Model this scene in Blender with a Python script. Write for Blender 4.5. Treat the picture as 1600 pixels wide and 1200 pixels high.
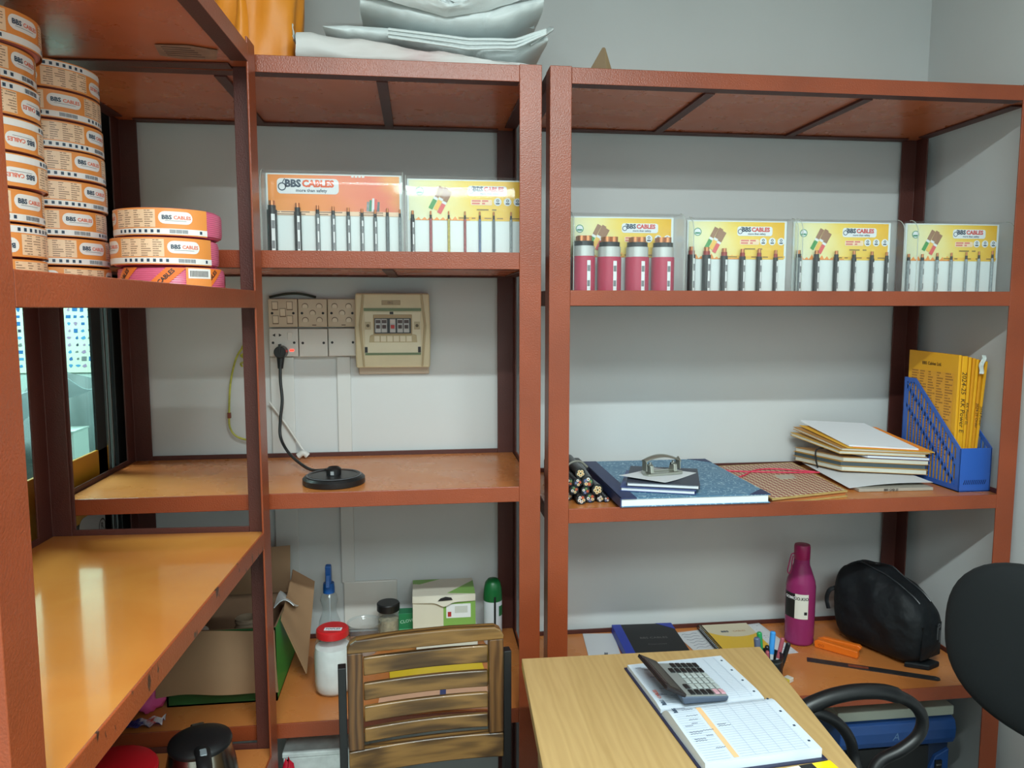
import bpy, bmesh, math, random
from mathutils import Vector, Matrix, noise as mnoise
R = math.radians
SC = bpy.context.scene
COL = SC.collection
for o in list(bpy.data.objects):
    bpy.data.objects.remove(o)

# ---------------------------------------------------------------- camera
cam_d = bpy.data.cameras.new('camera')
cam_d.sensor_width = 36.0
cam_d.lens = 1168.334 / 1600 * 36.0
cam_d.clip_start = 0.02
cam = bpy.data.objects.new('camera', cam_d)
COL.objects.link(cam)
cam.location = (0, 0, 1.5)
cam.rotation_euler = (R(90 - 5.7877), 0, R(-7.0592))
SC.camera = cam

# ---------------------------------------------------------------- view, world, lamps
SC.view_settings.view_transform = 'Standard'
SC.view_settings.look = 'None'
SC.view_settings.gamma = 1.0
SC.view_settings.use_curve_mapping = False
SC.view_settings.exposure = 0.12
SC.cycles.max_bounces = 8
SC.cycles.transparent_max_bounces = 16
SC.cycles.caustics_reflective = False
SC.cycles.caustics_refractive = False
SC.cycles.sample_clamp_indirect = 4.0
w = bpy.data.worlds.new('world'); SC.world = w; w.use_nodes = True
w.node_tree.nodes['Background'].inputs[0].default_value = (0.55, 0.62, 0.66, 1)
w.node_tree.nodes['Background'].inputs[1].default_value = 0.15

def area(name, loc, rot, sx, sy, power, col):
    l = bpy.data.lights.new(name, 'AREA'); l.shape = 'RECTANGLE'
    l.size = sx; l.size_y = sy; l.energy = power; l.color = col
    o = bpy.data.objects.new(name, l); COL.objects.link(o)
    o.location = loc; o.rotation_euler = rot
    return o
COOL = (0.865, 1.0, 0.99)
area('tube_lamp', (0.13, 0.0, 2.56), (0, 0, 0), 1.25, 0.07, 60, COOL)
area('fill_lamp', (0.40, -1.30, 2.70), (0, 0, 0), 1.10, 0.90, 58, COOL)  # large soft fill added behind the camera to lift the shaded bays
area('next_room_lamp', (-1.9, 2.6, 2.72), (0, 0, 0), 0.9, 0.9, 120, (0.86, 1.0, 0.97))

# ---------------------------------------------------------------- materials
def lin(c):
    c = c / 255.0
    return c / 12.92 if c <= 0.04045 else ((c + 0.055) / 1.055) ** 2.4
def rgb(t):
    return (lin(t[0]), lin(t[1]), lin(t[2]), 1.0)
class NT:
    def __init__(s, m):
        s.t = m.node_tree; s.n = s.t.nodes
    def new(s, kind, **kw):
        n = s.n.new(kind)
        for k, v in kw.items():
            if k.startswith('i_'):
                key = k[2:]
                n.inputs[int(key) if key.isdigit() else key].default_value = v
            else:
                setattr(n, k, v)
        return n
    def l(s, a, b):
        s.t.links.new(a, b)
    def math(s, op, a, b=None, c=None):
        n = s.n.new('ShaderNodeMath'); n.operation = op
        for i, x in enumerate((a, b, c)):
            if x is None: continue
            if isinstance(x, (int, float)): n.inputs[i].default_value = x
            else: s.l(x, n.inputs[i])
        return n.outputs[0]
    def mix(s, fac, a, b):
        n = s.n.new('ShaderNodeMix'); n.data_type = 'RGBA'
        if isinstance(fac, (int, float)): n.inputs[0].default_value = fac
        else: s.l(fac, n.inputs[0])
        for i, x in ((6, a), (7, b)):
            if isinstance(x, (tuple, list)): n.inputs[i].default_value = x
            else: s.l(x, n.inputs[i])
        return n.outputs[2]
    def noise(s, scale, detail=3, vec=None, rough=0.5, dist=0.0):
        n = s.n.new('ShaderNodeTexNoise')
        n.inputs['Scale'].default_value = scale; n.inputs['Detail'].default_value = detail
        n.inputs['Roughness'].default_value = rough; n.inputs['Distortion'].default_value = dist
        if vec is not None: s.l(vec, n.inputs['Vector'])
        return n.outputs['Fac']
    def ramp(s, fac, stops, interp='LINEAR'):
        n = s.n.new('ShaderNodeValToRGB'); cr = n.color_ramp; cr.interpolation = interp
        while len(cr.elements) < len(stops): cr.elements.new(0.5)
        for e, (p, c) in zip(cr.elements, stops):
            e.position = p; e.color = c
        s.l(fac, n.inputs[0])
        return n.outputs[0]
    def coord(s, kind='Object', scale=(1, 1, 1), rot=(0, 0, 0)):
        tc = s.n.new('ShaderNodeTexCoord'); mp = s.n.new('ShaderNodeMapping')
        mp.inputs['Scale'].default_value = scale; mp.inputs['Rotation'].default_value = rot
        s.l(tc.outputs[kind], mp.inputs[0])
        return mp.outputs[0]
    def bump(s, h, strength, dist, bsdf):
        b = s.n.new('ShaderNodeBump'); b.inputs['Strength'].default_value = strength
        b.inputs['Distance'].default_value = dist
        s.l(h, b.inputs['Height']); s.l(b.outputs[0], bsdf.inputs['Normal'])
MATS = {}
def pm(name, c, rough=0.5, metal=0.0, var=0.0, vscale=8.0, bump=0.0, bscale=200.0, bdist=0.001,
       spec=0.5, coat=0.0, emit=None, estr=0.0, alpha=1.0, trans=0.0, stretch=(1, 1, 1)):
    if name in MATS: return MATS[name]
    m = bpy.data.materials.new(name); m.use_nodes = True
    n = NT(m); b = n.n['Principled BSDF']
    base = rgb(c)
    b.inputs['Base Color'].default_value = base
    b.inputs['Roughness'].default_value = rough; b.inputs['Metallic'].default_value = metal
    b.inputs['Specular IOR Level'].default_value = spec
    b.inputs['Coat Weight'].default_value = coat; b.inputs['Coat Roughness'].default_value = 0.12
    b.inputs['Alpha'].default_value = alpha
    b.inputs['Transmission Weight'].default_value = trans
    if emit:
        b.inputs['Emission Color'].default_value = rgb(emit); b.inputs['Emission Strength'].default_value = estr
    vec = n.coord('Object', stretch)
    if var > 0:
        f = n.noise(vscale, 4, vec)
        d = tuple(max(0, x * (1 - var)) for x in base[:3]) + (1,)
        e = tuple(min(1, x * (1 + var)) for x in base[:3]) + (1,)
        n.l(n.ramp(f, [(0.3, d), (0.7, e)]), b.inputs['Base Color'])
    if bump > 0:
        n.bump(n.noise(bscale, 2, vec), bump, bdist, b)
    MATS[name] = m
    return m
def clear_mat(name, tint, haze=0.03, rough=0.03, refl=1.0, ior=1.49):
    """thin clear sheet: mostly see-through, fresnel gloss, a touch of haze"""
    if name in MATS: return MATS[name]
    m = bpy.data.materials.new(name); m.use_nodes = True
    n = NT(m); n.n.remove(n.n['Principled BSDF']); out = n.n['Material Output']
    tr = n.new('ShaderNodeBsdfTransparent'); tr.inputs[0].default_value = tint
    gl = n.new('ShaderNodeBsdfGlossy'); gl.inputs['Roughness'].default_value = rough
    df = n.new('ShaderNodeBsdfDiffuse'); df.inputs[0].default_value = (0.8, 0.85, 0.85, 1)
    lw_ = n.new('ShaderNodeLayerWeight'); lw_.inputs['Blend'].default_value = 0.5      # 1 - |cos|, the same on both faces
    fres = n.math('ADD', 0.04, n.math('MULTIPLY', n.math('POWER', lw_.outputs['Facing'], 5.0), 0.96))
    m1 = n.new('ShaderNodeMixShader'); m1.inputs[0].default_value = haze
    n.l(tr.outputs[0], m1.inputs[1]); n.l(df.outputs[0], m1.inputs[2])
    m2 = n.new('ShaderNodeMixShader')
    n.l(n.math('MULTIPLY', fres, min(refl, 1.0)), m2.inputs[0])
    n.l(m1.outputs[0], m2.inputs[1]); n.l(gl.outputs[0], m2.inputs[2])
    n.l(m2.outputs[0], out.inputs[0])
    MATS[name] = m
    return m
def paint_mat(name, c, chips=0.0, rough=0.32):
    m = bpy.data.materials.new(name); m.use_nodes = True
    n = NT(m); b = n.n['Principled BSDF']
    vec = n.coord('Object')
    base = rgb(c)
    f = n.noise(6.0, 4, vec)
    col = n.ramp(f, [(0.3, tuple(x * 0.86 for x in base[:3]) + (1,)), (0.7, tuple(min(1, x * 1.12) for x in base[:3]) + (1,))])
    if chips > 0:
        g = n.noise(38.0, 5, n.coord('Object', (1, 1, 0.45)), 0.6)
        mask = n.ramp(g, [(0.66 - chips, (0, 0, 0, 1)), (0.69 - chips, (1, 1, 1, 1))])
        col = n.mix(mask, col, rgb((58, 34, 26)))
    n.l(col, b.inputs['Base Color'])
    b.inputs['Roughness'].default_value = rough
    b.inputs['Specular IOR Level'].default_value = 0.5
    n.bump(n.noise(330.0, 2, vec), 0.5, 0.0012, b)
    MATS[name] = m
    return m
def board_mat(name, c, c2, gloss=0.0):
    m = bpy.data.materials.new(name); m.use_nodes = True
    n = NT(m); b = n.n['Principled BSDF']
    vec = n.coord('Object', (1.0, 1.0, 1.0))
    f = n.noise(3.2, 5, vec, 0.55, 0.6)
    col = n.ramp(f, [(0.25, rgb(c2)), (0.75, rgb(c))])
    sc = n.noise(26.0, 6, n.coord('Object', (0.4, 2.2, 1)), 0.65)
    mk = n.ramp(sc, [(0.68, (0, 0, 0, 1)), (0.74, (1, 1, 1, 1))])
    col = n.mix(n.math('MULTIPLY', mk, 0.15), col, rgb((120, 66, 28)))
    n.l(col, b.inputs['Base Color'])
    rr = n.ramp(n.noise(9.0, 5, vec), [(0.3, (0.22 - gloss,) * 3 + (1,)), (0.7, (0.36 - gloss * 1.6,) * 3 + (1,))])
    n.l(rr, b.inputs['Roughness'])
    if gloss:
        b.inputs['Coat Weight'].default_value = 0.6; b.inputs['Coat Roughness'].default_value = 0.06
    n.bump(n.noise(60.0, 3, vec), 0.03, 0.002, b)
    MATS[name] = m
    return m
def wood_mat(name, dark, light, axis='X', scale=14.0, rough=0.4, coat=0.0, dist=5.0, wave=0.6):
    m = bpy.data.materials.new(name); m.use_nodes = True
    n = NT(m); b = n.n['Principled BSDF']
    st = {'X': (0.12, 1, 1), 'Y': (1, 0.12, 1), 'Z': (1, 1, 0.12)}[axis]
    vec = n.coord('Object', st)
    wv = n.new('ShaderNodeTexWave'); wv.wave_type = 'BANDS'; wv.bands_direction = {'X': 'Y', 'Y': 'X', 'Z': 'X'}[axis]
    wv.inputs['Scale'].default_value = scale; wv.inputs['Distortion'].default_value = dist
    wv.inputs['Detail'].default_value = 3; wv.inputs['Detail Scale'].default_value = 1.5
    n.l(vec, wv.inputs['Vector'])
    f2 = n.noise(60.0, 4, n.coord('Object', tuple(x if x == 1 else 0.03 for x in st)))
    fac = n.math('ADD', n.math('MULTIPLY', wv.outputs['Fac'], wave), n.math('MULTIPLY', f2, 1.0 - wave))
    n.l(n.ramp(fac, [(0.2, rgb(dark)), (0.8, rgb(light))]), b.inputs['Base Color'])
    b.inputs['Roughness'].default_value = rough; b.inputs['Coat Weight'].default_value = coat
    n.bump(f2, 0.05, 0.001, b)
    MATS[name] = m
    return m
def print_mat(name, paper, ink, rows, cols, density=0.5, gap=0.5, rough=0.4, left=0.0):
    """small unreadable print: rows of word-like dashes in columns, over UV 0..1"""
    if name in MATS: return MATS[name]
    m = bpy.data.materials.new(name); m.use_nodes = True
    n = NT(m); b = n.n['Principled BSDF']
    tc = n.new('ShaderNodeTexCoord'); sp = n.new('ShaderNodeSeparateXYZ')
    n.l(tc.outputs['UV'], sp.inputs[0]); u, v = sp.outputs[0], sp.outputs[1]
    rv = n.math('MULTIPLY', v, float(rows)); ri = n.math('FLOOR', rv); rf = n.math('FRACT', rv)
    cu = n.math('MULTIPLY', u, float(cols)); ci = n.math('FLOOR', cu); cf = n.math('FRACT', cu)
    line = n.math('MULTIPLY', n.math('GREATER_THAN', rf, 0.28), n.math('LESS_THAN', rf, 0.28 + gap))
    cv = n.new('ShaderNodeCombineXYZ'); n.l(ri, cv.inputs[0]); n.l(ci, cv.inputs[1])
    wn = n.new('ShaderNodeTexWhiteNoise'); wn.noise_dimensions = '2D'; n.l(cv.outputs[0], wn.inputs['Vector'])
    end = n.math('ADD', 0.25, n.math('MULTIPLY', wn.outputs[0], 0.68))
    inside = n.math('MULTIPLY', n.math('GREATER_THAN', cf, 0.06), n.math('LESS_THAN', cf, end))
    cw = n.new('ShaderNodeCombineXYZ')
    n.l(n.math('MULTIPLY', u, cols * 9.0), cw.inputs[0]); n.l(n.math('MULTIPLY', ri, 3.7), cw.inputs[1])
    ws = n.math('GREATER_THAN', n.noise(1.0, 1, cw.outputs[0]), 1.0 - density - 0.05)
    mk = n.math('MULTIPLY', n.math('MULTIPLY', line, inside), ws)
    n.l(n.mix(n.math('MULTIPLY', mk, 0.8), rgb(paper), rgb(ink)), b.inputs['Base Color'])
    b.inputs['Roughness'].default_value = rough
    MATS[name] = m
    return m
def grad_mat(name, stops, rough=0.3, diag=0.6, blot=0.25):
    """printed colour gradient over UV 0..1"""
    m = bpy.data.materials.new(name); m.use_nodes = True
    n = NT(m); b = n.n['Principled BSDF']
    tc = n.new('ShaderNodeTexCoord'); sp = n.new('ShaderNodeSeparateXYZ')
    n.l(tc.outputs['UV'], sp.inputs[0])
    f = n.math('ADD', sp.outputs[0], n.math('MULTIPLY', n.math('SUBTRACT', sp.outputs[1], 0.5), diag * 0.4))
    f = n.math('ADD', f, n.math('MULTIPLY', n.math('SUBTRACT', n.noise(3.0, 2, tc.outputs['UV']), 0.5), blot))
    n.l(n.ramp(f, [(p, rgb(c)) for p, c in stops]), b.inputs['Base Color'])
    b.inputs['Roughness'].default_value = rough
    MATS[name] = m
    return m

# ---------------------------------------------------------------- mesh building
class MB:
    def __init__(s):
        s.v = []; s.f = []; s.m = []; s.uv = {}; s.cur = 0
    def _add(s, vs, fs, uvs=None):
        k = len(s.v); s.v += [tuple(x) for x in vs]
        for i, f in enumerate(fs):
            if uvs is not None: s.uv[len(s.f)] = uvs[i]
            s.f.append(tuple(a + k for a in f)); s.m.append(s.cur)
        return s
    def bb(s, x0, x1, y0, y1, z0, z1, M=None):
        vs = [Vector((x, y, z)) for z in (z0, z1) for y in (y0, y1) for x in (x0, x1)]
        if M is not None: vs = [M @ p for p in vs]
        return s._add(vs, [(0, 2, 3, 1), (4, 5, 7, 6), (0, 1, 5, 4), (2, 6, 7, 3), (0, 4, 6, 2), (1, 3, 7, 5)])
    def hexa(s, p):            # 8 corners: bottom 4 (ccw from above), top 4
        return s._add(p, [(3, 2, 1, 0), (4, 5, 6, 7), (0, 1, 5, 4), (1, 2, 6, 5), (2, 3, 7, 6), (3, 0, 4, 7)])
    def prism(s, poly, d0, d1, M=None, plane='XY'):
        n = len(poly)
        def P(a, b, d):
            q = {'XY': (a, b, d), 'XZ': (a, d, b), 'YZ': (d, a, b)}[plane]
            return M @ Vector(q) if M is not None else Vector(q)
        vs = [P(a, b, d0) for a, b in poly] + [P(a, b, d1) for a, b in poly]
        fs = [tuple(range(n))[::-1], tuple(range(n, 2 * n))] + [(i, (i + 1) % n, n + (i + 1) % n, n + i) for i in range(n)]
        return s._add(vs, fs)
    def lathe(s, prof, n=32, M=None, a0=0.0, a1=2 * math.pi, close=False, uv=False):
        full = abs(a1 - a0 - 2 * math.pi) < 1e-6
        na = n if full else n + 1
        vs = []
        for i in range(na):
            a = a0 + (a1 - a0) * i / n
            for r, z in prof:
                p = Vector((r * math.cos(a), r * math.sin(a), z))
                vs.append(M @ p if M is not None else p)
        k = len(prof); fs = []; uvs = []
        for i in range(n):
            j = (i + 1) % na
            for q in range(k if close else k - 1):
                q2 = (q + 1) % k
                fs.append((i * k + q, j * k + q, j * k + q2, i * k + q2))
                uvs.append([(i / n, q / (k - 1)), ((i + 1) / n, q / (k - 1)), ((i + 1) / n, (q + 1) / (k - 1)), (i / n, (q + 1) / (k - 1))])
        return s._add(vs, fs, uvs if uv else None)
    def cyl(s, p0, p1, r0, r1=None, n=16, cap=True):
        p0, p1 = Vector(p0), Vector(p1); r1 = r0 if r1 is None else r1
        d = (p1 - p0).normalized()
        a = d.orthogonal().normalized(); b = d.cross(a)
        vs = []
        for p, r in ((p0, r0), (p1, r1)):
            for i in range(n):
                t = 2 * math.pi * i / n
                vs.append(p + (a * math.cos(t) + b * math.sin(t)) * r)
        fs = [(i, (i + 1) % n, n + (i + 1) % n, n + i) for i in range(n)]
        if cap: fs += [tuple(range(n))[::-1], tuple(range(n, 2 * n))]
        return s._add(vs, fs)
    def tube(s, pts, r, n=8, closed=False, sub=6, sq=None):
        P = [Vector(p) for p in pts]
        if sub > 1:
            Q = []; L = len(P)
            rng = range(L) if closed else range(L - 1)
            for i in rng:
                g = lambda k: P[k % L] if closed else P[min(max(k, 0), L - 1)]
                a, b, c, d = g(i - 1), g(i), g(i + 1), g(i + 2)
                for j in range(sub):
                    t = j / sub
                    Q.append(0.5 * ((2 * b) + (c - a) * t + (2 * a - 5 * b + 4 * c - d) * t * t + (3 * b - a - 3 * c + d) * t ** 3))
            if not closed: Q.append(P[-1])
            P = Q
        L = len(P); vs = []
        up = None
        for i in range(L):
            if closed: d = P[(i + 1) % L] - P[i - 1]
            else: d = P[min(i + 1, L - 1)] - P[max(i - 1, 0)]
            d.normalize()
            if up is None: up = d.orthogonal().normalized()
            up = (up - d * up.dot(d)).normalized()
            b = d.cross(up)
            rr = r(i / (L - 1)) if callable(r) else r
            for k in range(n):
                t = 2 * math.pi * k / n
                if sq: vs.append(P[i] + up * math.cos(t) * rr * sq[0] + b * math.sin(t) * rr * sq[1])
                else: vs.append(P[i] + (up * math.cos(t) + b * math.sin(t)) * rr)
        fs = []
        for i in range(L if closed else L - 1):
            j = (i + 1) % L
            for k in range(n):
                fs.append((i * n + k, i * n + (k + 1) % n, j * n + (k + 1) % n, j * n + k))
        if not closed: fs += [tuple(range(n))[::-1], tuple((L - 1) * n + k for k in range(n))]
        return s._add(vs, fs)
    def sheet(s, fn, nu, nv, th=0.0, uv=True):
        """surface fn(u,v)->point, optional thickness along -normal"""
        g = [[Vector(fn(i / nu, j / nv)) for j in range(nv + 1)] for i in range(nu + 1)]
        W = nv + 1; vs = [g[i][j] for i in range(nu + 1) for j in range(nv + 1)]
        fs = []; uvs = []
        for i in range(nu):
            for j in range(nv):
                fs.append((i * W + j, (i + 1) * W + j, (i + 1) * W + j + 1, i * W + j + 1))
                uvs.append([(i / nu, j / nv), ((i + 1) / nu, j / nv), ((i + 1) / nu, (j + 1) / nv), (i / nu, (j + 1) / nv)])
        if th:
            N = len(vs); low = []
            for i in range(nu + 1):
                for j in range(nv + 1):
                    a = g[min(i + 1, nu)][j] - g[max(i - 1, 0)][j]; b = g[i][min(j + 1, nv)] - g[i][max(j - 1, 0)]
                    nn = a.cross(b)
                    if nn.length > 1e-12: nn.normalize()
                    low.append(g[i][j] - nn * th)
            vs += low
            for i in range(nu):
                for j in range(nv):
                    fs.append((N + i * W + j, N + i * W + j + 1, N + (i + 1) * W + j + 1, N + (i + 1) * W + j)); uvs.append([(0, 0)] * 4)
            rim = [i * W for i in range(nu + 1)] + [nu * W + j for j in range(1, W)] + [i * W + nv for i in range(nu - 1, -1, -1)] + [j for j in range(nv - 1, 0, -1)]
            for q in range(len(rim)):
                a, b = rim[q], rim[(q + 1) % len(rim)]
                fs.append((b, a, N + a, N + b)); uvs.append([(0, 0)] * 4)
        return s._add(vs, fs, uvs if uv else None)
    def quad(s, a, b, c, d):
        return s._add([a, b, c, d], [(0, 1, 2, 3)], [[(0, 0), (1, 0), (1, 1), (0, 1)]])
    def disc(s, c, r, n, M=None, ry=None):
        ry = r if ry is None else ry
        vs = [Vector((c[0] + r * math.cos(2 * math.pi * i / n), c[1] + ry * math.sin(2 * math.pi * i / n), c[2])) for i in range(n)]
        if M is not None: vs = [M @ p for p in vs]
        return s._add(vs, [tuple(range(n))])
    def mesh(s, name):
        me = bpy.data.meshes.new(name)
        me.from_pydata([tuple(p) for p in s.v], [], s.f)
        for i, p in enumerate(me.polygons): p.material_index = s.m[i]
        if s.uv:
            ul = me.uv_layers.new(name='UVMap')
            for i, p in enumerate(me.polygons):
                if i in s.uv:
                    for k, li in enumerate(p.loop_indices): ul.data[li].uv = s.uv[i][k]
        me.update()
        return me
    def build(s, name, mat, parent=None, smooth=False, bevel=0.0, ang=40, fixn=True, segs=2):
        me = s.mesh(name)
        if fixn:
            bm = bmesh.new(); bm.from_mesh(me); bmesh.ops.recalc_face_normals(bm, faces=bm.faces); bm.to_mesh(me); bm.free()
        return put(name, me, mat, parent, smooth, bevel, ang, segs)
def put(name, me, mat, parent=None, smooth=False, bevel=0.0, ang=40, segs=2):
    for m in (mat if isinstance(mat, (list, tuple)) else [mat]): me.materials.append(m)
    if smooth:
        for p in me.polygons: p.use_smooth = True
        me.set_sharp_from_angle(angle=R(ang))
    o = bpy.data.objects.new(name, me); COL.objects.link(o)
    if parent is not None: o.parent = parent
    if bevel > 0:
        b = o.modifiers.new('bevel', 'BEVEL'); b.width = bevel; b.segments = segs; b.limit_method = 'ANGLE'; b.angle_limit = R(35)
        b.harden_normals = False
    return o
def tag(o, label, cat, group=None):
    o['label'] = label; o['category'] = cat
    if group: o['group'] = group
    return o
def thing(name, label, cat, loc=(0, 0, 0), rz=0.0, group=None, rot=None):
    o = bpy.data.objects.new(name, None); COL.objects.link(o)
    o.empty_display_size = 0.05
    o.location = loc; o.rotation_euler = rot if rot else (0, 0, rz)
    return tag(o, label, cat, group)
def struct(o):
    o['kind'] = 'structure'; return o
def stuff(o):
    o['kind'] = 'stuff'; return o
def dup(o, parent=None, name=None):
    c = o.copy(); COL.objects.link(c); c.parent = parent
    for ch in list(o.children): dup(ch, c)
    return c
TXT = {}
def text_mesh(s, size, bold=0.0, align='CENTER', shear=0.0):
    k = (s, size, bold, align, shear)
    if k not in TXT:
        cu = bpy.data.curves.new('txt', 'FONT'); cu.body = s; cu.size = size
        cu.align_x = align; cu.align_y = 'CENTER'; cu.offset = bold * size; cu.resolution_u = 2; cu.shear = shear
        ob = bpy.data.objects.new('txt', cu)
        me = bpy.data.meshes.new_from_object(ob)
        TXT[k] = ([tuple(v.co) for v in me.vertices], [tuple(p.vertices) for p in me.polygons])
        bpy.data.objects.remove(ob); bpy.data.meshes.remove(me); bpy.data.curves.remove(cu)
    return TXT[k]
def add_text(mb, s, size, M, bold=0.02, align='CENTER', shear=0.0, fn=None):
    vs, fs = text_mesh(s, size, bold, align, shear)
    if fn: vs = [fn(v[0], v[1]) for v in vs]
    else: vs = [M @ Vector(v) for v in vs]
    mb._add(vs, fs)
# matrices that stand a flat drawing (x right, y up) up facing -Y, or lay it flat facing +Z
def FACE(x, y, z): return Matrix.Translation((x, y, z)) @ Matrix.Rotation(R(90), 4, 'X')
def FLAT(x, y, z, rz=0): return Matrix.Translation((x, y, z)) @ Matrix.Rotation(rz, 4, 'Z')
def rrect(w, h, r, n=5):
    pts = []
    for cx, cy, a0 in ((w / 2 - r, h / 2 - r, 0), (-w / 2 + r, h / 2 - r, 90), (-w / 2 + r, -h / 2 + r, 180), (w / 2 - r, -h / 2 + r, 270)):
        for i in range(n + 1):
            a = R(a0 + 90 * i / n); pts.append((cx + r * math.cos(a), cy + r * math.sin(a)))
    return pts

# ---------------------------------------------------------------- shared materials
WALL = pm('wall_paint', (205, 208, 208), 0.6, var=0.03, vscale=2.0, bump=0.08, bscale=90)
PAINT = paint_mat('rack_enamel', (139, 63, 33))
RACKDARK = paint_mat('rack_dark_brown', (82, 40, 33), rough=0.5)  # darker brown on inner angle faces, back posts, braces and beam undersides
UNDER = board_mat('board_underside', (200, 112, 70), (184, 98, 60))
PAINTC = paint_mat('rack_enamel_chipped', (146, 68, 34), chips=0.055)
BOARD = board_mat('laminate_board', (206, 132, 70), (190, 110, 54))
BOARDL = board_mat('laminate_board_worn', (206, 134, 64), (190, 112, 48), 0.11)
BLACK = pm('black_plastic', (22, 23, 25), 0.4, bump=0.05, bscale=300)
BLACKM = pm('black_matt', (16, 17, 19), 0.65)
WHITE = pm('white_paper', (226, 230, 234), 0.6)
CREAM = pm('cream_plastic', (214, 200, 172), 0.35)
CHROME = pm('bright_steel', (190, 192, 190), 0.25, 1.0)
DARK = pm('dark_ink', (28, 28, 34), 0.5)
COPPER = pm('copper_strands', (196, 128, 84), 0.35, 0.8, bump=0.3, bscale=700)
ORANGE_INK = pm('orange_ink', (226, 92, 40), 0.45)
NAVY_INK = pm('navy_ink', (40, 62, 84), 0.45)
RED_INK = pm('red_ink', (206, 70, 70), 0.5)

# ================================================================ the setting
XL, XR, YB, YN, ZC = -0.825, 1.557, 2.20, -2.30, 2.78
FLOOR = pm('floor_tile', (150, 154, 146), 0.35, var=0.06, vscale=5)
def plane_box(name, x0, x1, y0, y1, z0, z1, mat):
    m = MB().bb(x0, x1, y0, y1, z0, z1)
    return struct(m.build(name, mat))
plane_box('floor', XL, XR, YN, YB, -0.05, 0.0, FLOOR)
plane_box('ceiling', XL - 0.08, XR + 0.08, YN - 0.08, YB + 0.08, ZC, ZC + 0.06, WALL)
plane_box('wall_back', XL - 0.08, XR + 0.08, YB, YB + 0.08, -0.05, ZC, WALL)
plane_box('wall_right', XR, XR + 0.08, YN, YB, -0.05, ZC, WALL)
plane_box('wall_front', XL - 0.08, XR + 0.08, YN - 0.08, YN, -0.05, ZC, WALL)
# left wall: solid near the camera, a glazed aluminium partition beside the racks
wl = MB().bb(XL - 0.08, XL, YN, 0.45, -0.05, ZC).bb(XL - 0.08, XL, 0.45, YB, 2.30, ZC)
struct(wl.build('wall_left', WALL))
ALU = pm('window_aluminium', (120, 126, 126), 0.35, 0.7)
ALUD = pm('window_dark_aluminium', (40, 44, 46), 0.4, 0.3)
win = bpy.data.objects.new('window_1', None); COL.objects.link(win); struct(win); win.location = (XL, 1.3, 0)
def wb(name, mat, *bx):
    m = MB()
    for b in bx: m.bb(b[0] - XL, b[1] - XL, b[2] - 1.3, b[3] - 1.3, b[4], b[5])
    return m.build(name, mat, win, bevel=0.0015)
X0 = XL - 0.06
wb('window_frame', ALUD, (XL - 0.02, XL + 0.006, 2.132, 2.20, 0.0, 2.30), (X0, XL, 0.45, 0.50, 0.0, 2.30), (X0, XL, 0.50, 2.132, 2.25, 2.30), (X0, XL, 0.50, 2.132, 0.0, 0.05))
wb('window_stile', ALUD, (XL - 0.010, XL - 0.003, 2.024, 2.082, 0.05, 2.25))
wb('window_track', ALU, (XL - 0.008, XL + 0.000, 2.088, 2.099, 0.05, 2.25))
wb('window_track', ALU, (XL - 0.008, XL + 0.002, 2.110, 2.121, 0.05, 2.25))
wb('window_stile', ALUD, (X0, XL - 0.02, 1.20, 1.25, 0.05, 2.25))
GLASS = clear_mat('window_glass', (0.80, 0.93, 0.92, 1), 0.01, 0.01, 1.0, 1.5)
wb('window_pane', GLASS, (XL - 0.009, XL - 0.005, 1.25, 2.024, 1.11, 2.25))
wb('window_pane', GLASS, (XL - 0.052, XL - 0.047, 0.50, 1.20, 0.05, 2.25))
FILM = pm('yellow_film', (206, 146, 36), 0.35, var=0.05)
DPANEL = pm('dark_film', (52, 50, 48), 0.35)
wb('film_panel', FILM, (XL - 0.011, XL - 0.003, 1.25, 2.088, 0.975, 1.135))
wb('lower_panel', DPANEL, (XL - 0.011, XL - 0.003, 1.25, 2.132, 0.05, 0.975))
# sticker on the lower panel: pale rounded label with a grey arc and the registered mark
stk = MB(); MS = Matrix.Translation((-0.0025, 0.665, 0.935)) @ Matrix.Rotation(R(90), 4, 'Z') @ Matrix.Rotation(R(90), 4, 'X')
stk.prism(rrect(0.15, 0.10, 0.025), 0.0, 0.001, MS)
so = stk.build('sticker', pm('sticker_grey', (190, 188, 186), 0.4), win)
sm = MB(); sm.prism([(x, y) for x, y in [(0.055 * math.cos(R(a)) - 0.035, 0.055 * math.sin(R(a)) - 0.05) for a in range(0, 181, 15)]], 0.001, 0.0014, MS)
sm.build('sticker_arc', pm('sticker_dark_grey', (92, 86, 84), 0.5), so).parent = win  # dark grey arc printed on the label
sr = MB(); sr.lathe([(0.017, 0.001), (0.021, 0.001)], 24, MS @ Matrix.Translation((0.055, 0.0, 0.0)))
add_text(sr, 'R', 0.026, MS @ Matrix.Translation((0.055, -0.0, 0.001)), 0.02)
sr.build('sticker_mark', DARK, win, fixn=False)

# room seen through the partition
nb = pm('next_room_wall', (188, 204, 200), 0.6)
plane_box('wall_beyond_back', -3.4, XL - 0.08, 4.10, 4.18, 0, ZC, nb)
plane_box('wall_beyond_left', -3.48, -3.4, -0.5, 4.18, 0, ZC, nb)
plane_box('wall_beyond_near', -3.4, XL - 0.08, -0.58, -0.5, 0, ZC, nb)
plane_box('wall_beyond_right', XL - 0.08, XL - 0.001, YB + 0.08, 4.18, 0, ZC, nb)
plane_box('floor_beyond', -3.48, XL - 0.08, -0.58, 4.18, -0.05, 0, FLOOR)
plane_box('ceiling_beyond', -3.48, XL - 0.08, -0.58, 4.18, ZC, ZC + 0.06, nb)

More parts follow.
